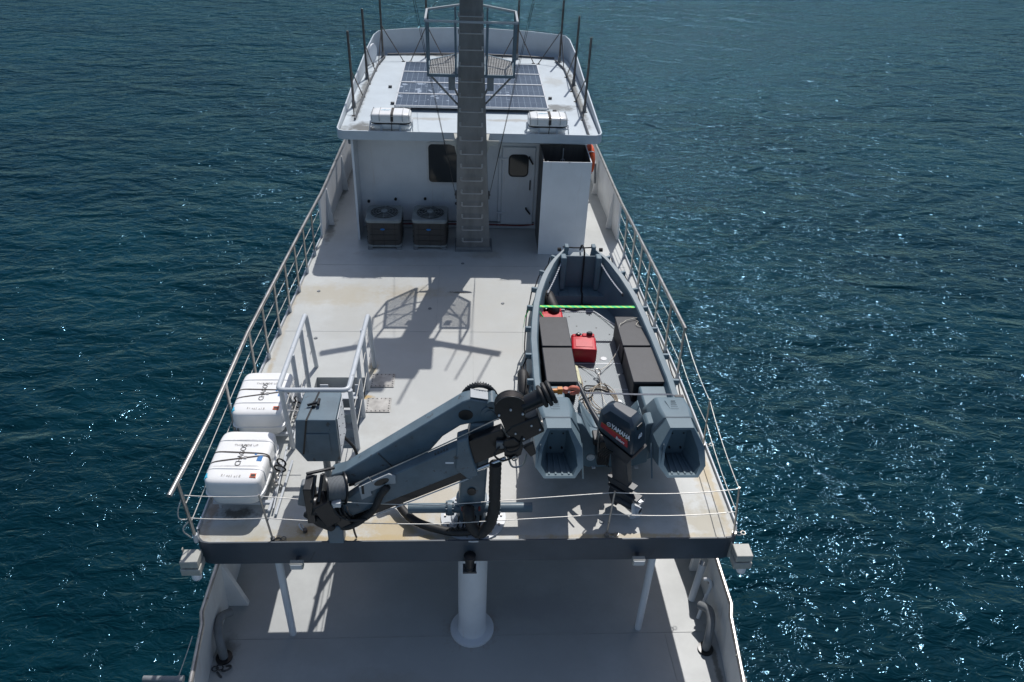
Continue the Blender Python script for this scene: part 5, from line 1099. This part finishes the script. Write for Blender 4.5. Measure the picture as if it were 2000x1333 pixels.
b = MB(); b.tube(spline([(2.0, 9.5, .57), (1.96, 9.36, .54), (1.76, 9.34, .55), (1.75, 9.22, .55), (1.95, 9.26, .55), (2.1, 9.2, .55), (2.06, 9.4, .55)], 6), .012, 6); b.tube(spline([(1.86, 9.2, .55), (1.80, 9.05, .56), (1.66, 9.0, .57), (1.60, 8.88, .62)], 6), .012, 6); b.build("bungee", m_ropebk, t)
t = thing("paddle_board_piece", (1.66, 9.6, .52), "pale yellow narrow slab lying beside the left box row in the boat", "float")
b = MB(); b.prism([(-.035, -.22), (.045, -.26), (.035, .2), (-.02, .24)], (1.66, 9.62, .52), (1, 0, 0), (0, 1, 0), .06); b.build("slab", m_yellow, t, bevel=.012)
b = MB(); b.box((1.60, 9.32, .52), (1.70, 9.37, .56)); b.build("slab_clip", m_cranetop, t, bevel=.005)

# ------------------------------------------------------------------ outboard motor
t = om = thing("outboard_motor", (1.93, 7.55, .1), "dark navy outboard motor turned sideways on the small boat's transom", "outboard motor")
rd = V((.74, -.67, 0)).normalized(); sd = V((-rd.y, rd.x, 0))   # rearward, port-side lateral
MO = V((1.90, 7.45, 0.02))
def W_(a, l, z): return MO+rd*a+sd*l+V((0, 0, z))
def msec(z, a0, a1, w0, w1, ch=.07, da=0):
    return [W_(a, l, z+(a-a0)*da) for a, l in ((a0, -w0+ch*.6), (a0+ch, -w0), (a1-ch*.5, -w1), (a1, -w1+ch*.3), (a1, w1-ch*.3), (a1-ch*.5, w1), (a0+ch, w0), (a0, w0-ch*.6))]
ti = -.12
b = MB(); b.loft([msec(1.235, -.235, .30, .13, .150, .05, -.22), msec(1.29, -.27, .31, .15, .165, .06, -.22), msec(1.54, -.26, .275, .15, .15, .08, -.12), msec(1.625, -.20, .23, .12, .13, .09, -.10), msec(1.66, -.13, .16, .07, .09, .07, -.08)])
cw = b.build("cowling", m_motor, t, bevel=.012, ang=30)
b = MB(); b.loft([msec(1.215, -.24, .315, .14, .162, .05, -.22), msec(1.238, -.245, .33, .145, .174, .05, -.22)]); b.build("cowl_seal", m_black, t)
b = MB(); b.loft([msec(.90, -.06, .16, .07, .08, .03), msec(.98, -.12, .24, .10, .12, .04, -.15), msec(1.22, -.22, .30, .13, .155, .05, -.22)]); b.build("lower_cowl", m_motorlow, t, bevel=.01)
b = MB(); b.loft([msec(.45, .02, .28, .05, .05, .02), msec(.93, -.07, .18, .065, .07, .03)]); leg = b.build("drive_leg", m_motorlow, t, bevel=.008)
b = MB(); b.loft([msec(.40, -.04, .32, .05, .055, .02), msec(.50, -.06, .36, .06, .06, .02)]); b.loft([msec(.33, -.04, .44, .05, .075, .02), msec(.355, -.04, .44, .05, .075, .02)]); b.build("splash_plate", m_motorlow, leg, bevel=.005)
b = MB(); b.prism([(-.11, .0), (.22, 0), (.24, -.10), (.26, -.2), (.05, -.28), (.02, -.37), (-.06, -.36), (-.13, -.2)], W_(.10, -.018, .38), rd, (0, 0, 1), -.036); gc = b.build("gearcase", m_motorlow, leg, bevel=.012)
b = MB(); b.lathe([(0, -.12), (.03, -.10), (.055, -.02), (.06, .16), (.05, .22), (0, .22)], W_(.14, 0, .15), rd, 18); b.build("bullet", m_motorlow, leg)
b = MB(); b.prism([(0, 0), (.11, .0), (.13, .05), (.02, .09)], W_(.36, -.045, .33), rd, sd, .008); b.build("trim_tab", m_alu, leg)
b = MB(); hub = W_(.42, 0, .15); b.lathe([(0, -.05), (.055, -.05), (.058, .05), (.045, .055), (.04, .02), (0, .02)], hub, rd, 20)
x_, y_, d_ = frame(rd)
for k in range(3):
    a = 2*math.pi*k/3+.5; e1 = x_*math.cos(a)+y_*math.sin(a); e2 = -x_*math.sin(a)+y_*math.cos(a)
    outl = [(.05, -.05), (.10, -.085), (.155, -.07), (.178, -.01), (.165, .06), (.11, .085), (.05, .045)]
    vs = [hub+e1*p+e2*q+d_*(q*.55) for p, q in outl]; n_ = len(outl); b.add(vs+[p+d_*.006 for p in vs], [tuple(range(n_))[::-1], tuple(range(n_, 2*n_))]+[(i, (i+1) % n_, n_+(i+1) % n_, n_+i) for i in range(n_)])
pr = b.build("propeller", m_alu, t, ang=30)
b = MB(); b.cyl(hub+rd*.05, hub+rd*.057, .035, n=16); b.build("hub_bore", m_black, pr)
b = MB(); b.box((1.70, 7.60, .55), (1.86, 7.88, .98)); b.box((1.66, 7.80, .72), (1.98, 8.02, .82)); b.cyl((1.66, 7.72, .88), (1.98, 7.72, .88), .035, n=14); b.build("clamp_bracket", m_black, t, bevel=.015)
b = MB(); b.cyl((1.80, 7.66, .88), (1.86, 7.63, .90), .04, n=14); b.cyl((1.72, 7.62, .62), (1.73, 7.65, .95), .012, n=8); b.build("clamp_screw", m_chrome, t)
b = MB(); b.tube([(1.80, 7.62, 1.06), (1.70, 7.80, 1.12), (1.60, 8.03, 1.20), (1.54, 8.20, 1.26)], .03, 12, rs=[.055, .045, .028, .028]); b.tube([(1.54, 8.20, 1.26), (1.50, 8.32, 1.30), (1.47, 8.42, 1.33)], .025, 12, rs=[.030, .030, .024]); b.build("tiller", m_motorlow, t)
b = MB()
for k in range(5): b.tube(spline([W_(-.12+.03*k, -.12, 1.0), W_(-.18+.03*k, -.16, .88), W_(-.14+.03*k, -.12, .72)]), .009, 6)
b.build("motor_cable", m_black, t)
b = MB(); b.tube(spline([(1.72, 7.70, 1.1), (1.69, 7.66, .95), (1.71, 7.64, .7)]), .010, 6); b.build("steering_rod", m_steel, t)
# decals on the side that faces the stern
tl = V((0, 0, 1)); du = (rd+V((0, 0, ti))).normalized(); n_side = rd.cross(V((0, 0, 1))).normalized()
def side_pt(a, z, off=.006):
    # point on the flat side of the cowling; z is counted at mid length, bottom edge falls to the rear
    A = W_(-.20, -(.15+.01), 1.29+.07*-.22); B = W_(.24, -.165, 1.29+.51*-.22); C2 = W_(-.18, -.15, 1.54+.08*-.12); D2 = W_(.2, -.15, 1.54+.46*-.12)
    u_ = (a+.20)/.44; v_ = (z-1.29)/.25
    return A.lerp(B, u_).lerp(C2.lerp(D2, u_), v_)+n_side*off
def flat(pts, m_, name, th=.001): 
    b = MB(); n_ = len(pts); b.add(pts+[p+n_side*th for p in pts], [tuple(range(n_))[::-1], tuple(range(n_, 2*n_))]+[(i, (i+1) % n_, n_+(i+1) % n_, n_+i) for i in range(n_)]); return b.build(name, m_, om)
flat([side_pt(-.20, 1.36), side_pt(.235, 1.335), side_pt(.235, 1.415), side_pt(-.20, 1.425)], m_lred, "red_stripe")
flat([side_pt(-.20, 1.428), side_pt(.235, 1.418), side_pt(.235, 1.424), side_pt(-.20, 1.433)], m_hooky, "gold_pinstripe")
uxs = (side_pt(.2, 1.42)-side_pt(-.1, 1.42)).normalized(); uys = V((0, 0, 1))
text("YAMAHA", .100, side_pt(-.045, 1.443, .010), uxs, uys-uxs*uys.dot(uxs), m_lwhite, "lettering", om, bold=.003, sx=.70)
uxs2 = (side_pt(.2, 1.36)-side_pt(-.1, 1.36)).normalized()
text("Enduro", .056, side_pt(.05, 1.352, .012), uxs2, uys-uxs2*uys.dot(uxs2), m_lwhite, "lettering", om, bold=.0015, sx=.8)
c_ = side_pt(-.08, 1.468, .009); b = MB(); b.torus(c_, n_side, .028, .0035, 24, 6)
for k in range(3):
    a = math.pi/2+2*math.pi*k/3; e = uxs*math.cos(a)+uys*math.sin(a); b.tube([c_, c_+e*.025], .003, 5)
b.build("tuning_fork_emblem", m_lwhite, om)
# rear face number
rx = V((0, 0, 1)).cross(rd).normalized()
def rear_pt(l, z, off=.008):
    A = W_(.31, l, 1.29+.58*-.22); B = W_(.275, l, 1.54+.535*-.12); return A.lerp(B, (z-1.12)/.36)+rd*off
text("60", .085, rear_pt(-.05, 1.33), rx, (rear_pt(0, 1.4)-rear_pt(0, 1.3)).normalized(), m_lwhite, "lettering", om, bold=.003, sx=1.0)
b = MB(); p = [rear_pt(-.06, 1.49, -.006), rear_pt(.06, 1.49, -.006), rear_pt(.055, 1.54, -.018), rear_pt(-.055, 1.54, -.018)]; b.add(p+[q+rd*.012 for q in p], [(0, 1, 2, 3), (4, 7, 6, 5), (0, 4, 5, 1), (1, 5, 6, 2), (2, 6, 7, 3), (3, 7, 4, 0)]); b.build("air_intake", m_black, om)

# ------------------------------------------------------------------ stern fittings
def floodlight(lab, x):
    t = thing("deck_floodlight", (x, 6.74, -.25), lab, "floodlight", "floodlights on the stern fascia")
    b = MB(); b.box((x-.085, 6.62, -.30), (x+.085, 6.70, -.20)); b.build("lamp_housing", m_beige, t, bevel=.01)
    b = MB(); b.box((x-.07, 6.612, -.29), (x+.07, 6.6195, -.21)); b.build("lens", m_lamp, t)
    b = MB(); b.box((x-.02, 6.70, -.28), (x+.02, 6.765, -.22)); b.tube(spline([(x+.08, 6.70, -.25), (x+.15, 6.72, -.26), (x+.22, 6.755, -.14)]), .005, 5); b.build("bracket", m_dark, t)
floodlight("small white floodlight on the dark stern fascia, left of the centre column", -2.2)
floodlight("small white floodlight on the dark stern fascia, right of the centre column", 2.2)
t = thing("stern_lamp", (.0, 6.7, -.35), "black round navigation lamp on a bracket at the fascia's centre", "lamp")
b = MB(); b.box((-.09, 6.62, -.42), (.09, 6.765, -.395)); b.build("lamp_shelf", m_dark, t)
b = MB(); b.lathe([(0, -.395), (.07, -.395), (.07, -.36), (.06, -.35), (.06, -.22), (.078, -.21), (.078, -.15), (.03, -.13), (0, -.13)], (0, 6.69, 0), n=24); b.build("lamp_body", m_black, t)
b = MB(); b.box((.082, 6.63, -.40), (.088, 6.70, -.28)); b.build("lamp_clip", m_alu, t)
for sgn, lab in ((-1, "beige double box fixed under the deck's left rear corner"), (1, "beige double box fixed under the deck's right rear corner")):
    x = CX0+sgn*3.52; t = thing("corner_camera_box", (x, 6.68, -.2), lab, "junction box", "beige boxes under the deck corners")
    b = MB(); b.box((x-.11, 6.55, -.17), (x+.11, 6.765, -.06)); b.build("upper_box", m_beige, t, bevel=.01)
    b = MB(); b.box((x-.12, 6.54, -.30), (x+.12, 6.765, -.19)); b.build("lower_box", m_beige, t, bevel=.01)
    b = MB(); b.cyl((x+.03, 6.62, -.42), (x+.03, 6.62, -.30), .06, n=18); b.build("camera_dome", m_lwhite, t)
    b = MB(); b.lathe([(.001, -.47), (.04, -.455), (.05, -.42), (0, -.42)], (x+.03, 6.62, 0), n=16); b.build("dome_lens", m_black, t)
    b = MB(); b.box((x-.13, 6.74, -.31), (x-.12, 6.78, -.04)); b.build("mount_plate", m_beige, t)
# vents and pipes on the lower deck
t = thing("capped_pipe", (3.58, 7.72, -2.4), "short white pipe with shiny slanted cap by the right bulwark", "pipe")
b = MB(); b.cyl((3.50, 7.66, -2.398), (3.60, 7.80, -1.72), .055, n=20); b.build("pipe_body", m_white, t)
b = MB(); b.cyl((3.60, 7.80, -1.72), (3.612, 7.815, -1.64), .060, n=20); b.build("cap", m_chrome, t)
b = MB(); b.tube([(3.64, 7.68, -1.95), (3.68, 7.66, -1.92), (3.70, 7.64, -1.98)], .014, 8); b.build("latch", m_black, t)
t = thing("bent_vent_pipe", (3.60, 7.4, -2.4), "thin white pipe with hooked top beside the shiny capped pipe", "pipe")
b = MB(); b.tube(spline([(3.52, 7.32, -2.398), (3.60, 7.42, -2.05), (3.66, 7.48, -1.82), (3.62, 7.52, -1.74), (3.56, 7.54, -1.76)], 6), .028, 12); b.build("pipe_body", m_white, t)
for sgn, lab in ((-1, "bent grey fairlead pipe with dark foot at the left bulwark"), (1, "bent grey fairlead pipe with dark foot at the right bulwark")):
    x = sgn*3.50; t = thing("fairlead_pipe", (x, 6.85, -2.4), lab, "pipe", "bent grey pipes on the lower deck")
    b = MB(); b.tube(spline([(x, 6.78, -2.395), (x+sgn*.01, 6.80, -2.2), (x+sgn*.06, 6.95, -2.02), (x+sgn*.08, 7.15, -1.98), (x-sgn*.02, 7.30, -2.05)], 8), .062, 18); b.build("pipe_body", m_grey, t)
    b = MB(); b.lathe([(0, 0), (.115, 0), (.115, .03), (.065, .035), (0, .035)], (x, 6.78, -2.398), n=24); b.build("foot_flange", m_black, t)
t = thing("shackle_heap", (-3.5, 6.55, -2.39), "small heap of dark shackles on the lower deck by the left bulwark", "shackles")
b = MB(); b.torus((-3.52, 6.62, -2.375), (.3, .2, 1), .045, .010); b.torus((-3.42, 6.60, -2.37), (-.3, .5, 1), .06, .016, 18, 8, 0, 270); b.torus((-3.58, 6.60, -2.375), (.1, .1, 1), .04, .009); b.cyl((-3.54, 6.55, -2.38), (-3.46, 6.47, -2.38), .014, n=8); b.build("shackle_rings", m_dark, t)
t = thing("padeye_ring", (-2.13, 7.0, 0), "rusty lashing ring on the deck below the winch", "ring")
b = MB(); b.torus((-2.17, 7.02, .045), (.8, .3, .5), .05, .010); b.build("ring_body", m_white_pipe, t)
b = MB(); b.cyl((-2.12, 6.98, .001), (-2.12, 6.98, .05), .028, n=10); b.build("lug", m_pole, t)
t = thing("side_boom", (-3.75, 5.62, -1.5), "short pale grey tube sticking out past the left bulwark", "boom")
b = MB(); b.cyl((-3.62, 5.84, -1.42), (-4.10, 5.86, -1.42), .04, n=18); b.build("boom_tube", m_grey, t)
b = MB(); b.cyl((-3.60, 5.84, -1.42), (-3.68, 5.84, -1.42), .05, n=18); b.build("boom_collar", m_grey, t)
t = thing("mooring_line", (3.6, 6.5, -1.4), "pale thin line hanging over the right bulwark at the stern", "rope")
b = MB(); b.tube(sag((3.62, 6.6, -1.40), (3.75, 4.9, -1.9), .05), .007, 6); b.tube(sag((3.58, 6.0, -1.42), (3.68, 4.7, -2.0), .03), .007, 6); b.torus((3.57, 6.02, -1.41), (0, 1, .3), .03, .008); b.build("line_body", m_ropew, t)
t = thing("mooring_line", (-3.7, 6.0, -1.4), "pale thin line hanging over the left bulwark at the stern", "rope")
b = MB(); b.tube(sag((-3.66, 6.45, -1.40), (-3.85, 5.6, -1.8), .03), .007, 6); b.build("line_body", m_ropew, t)
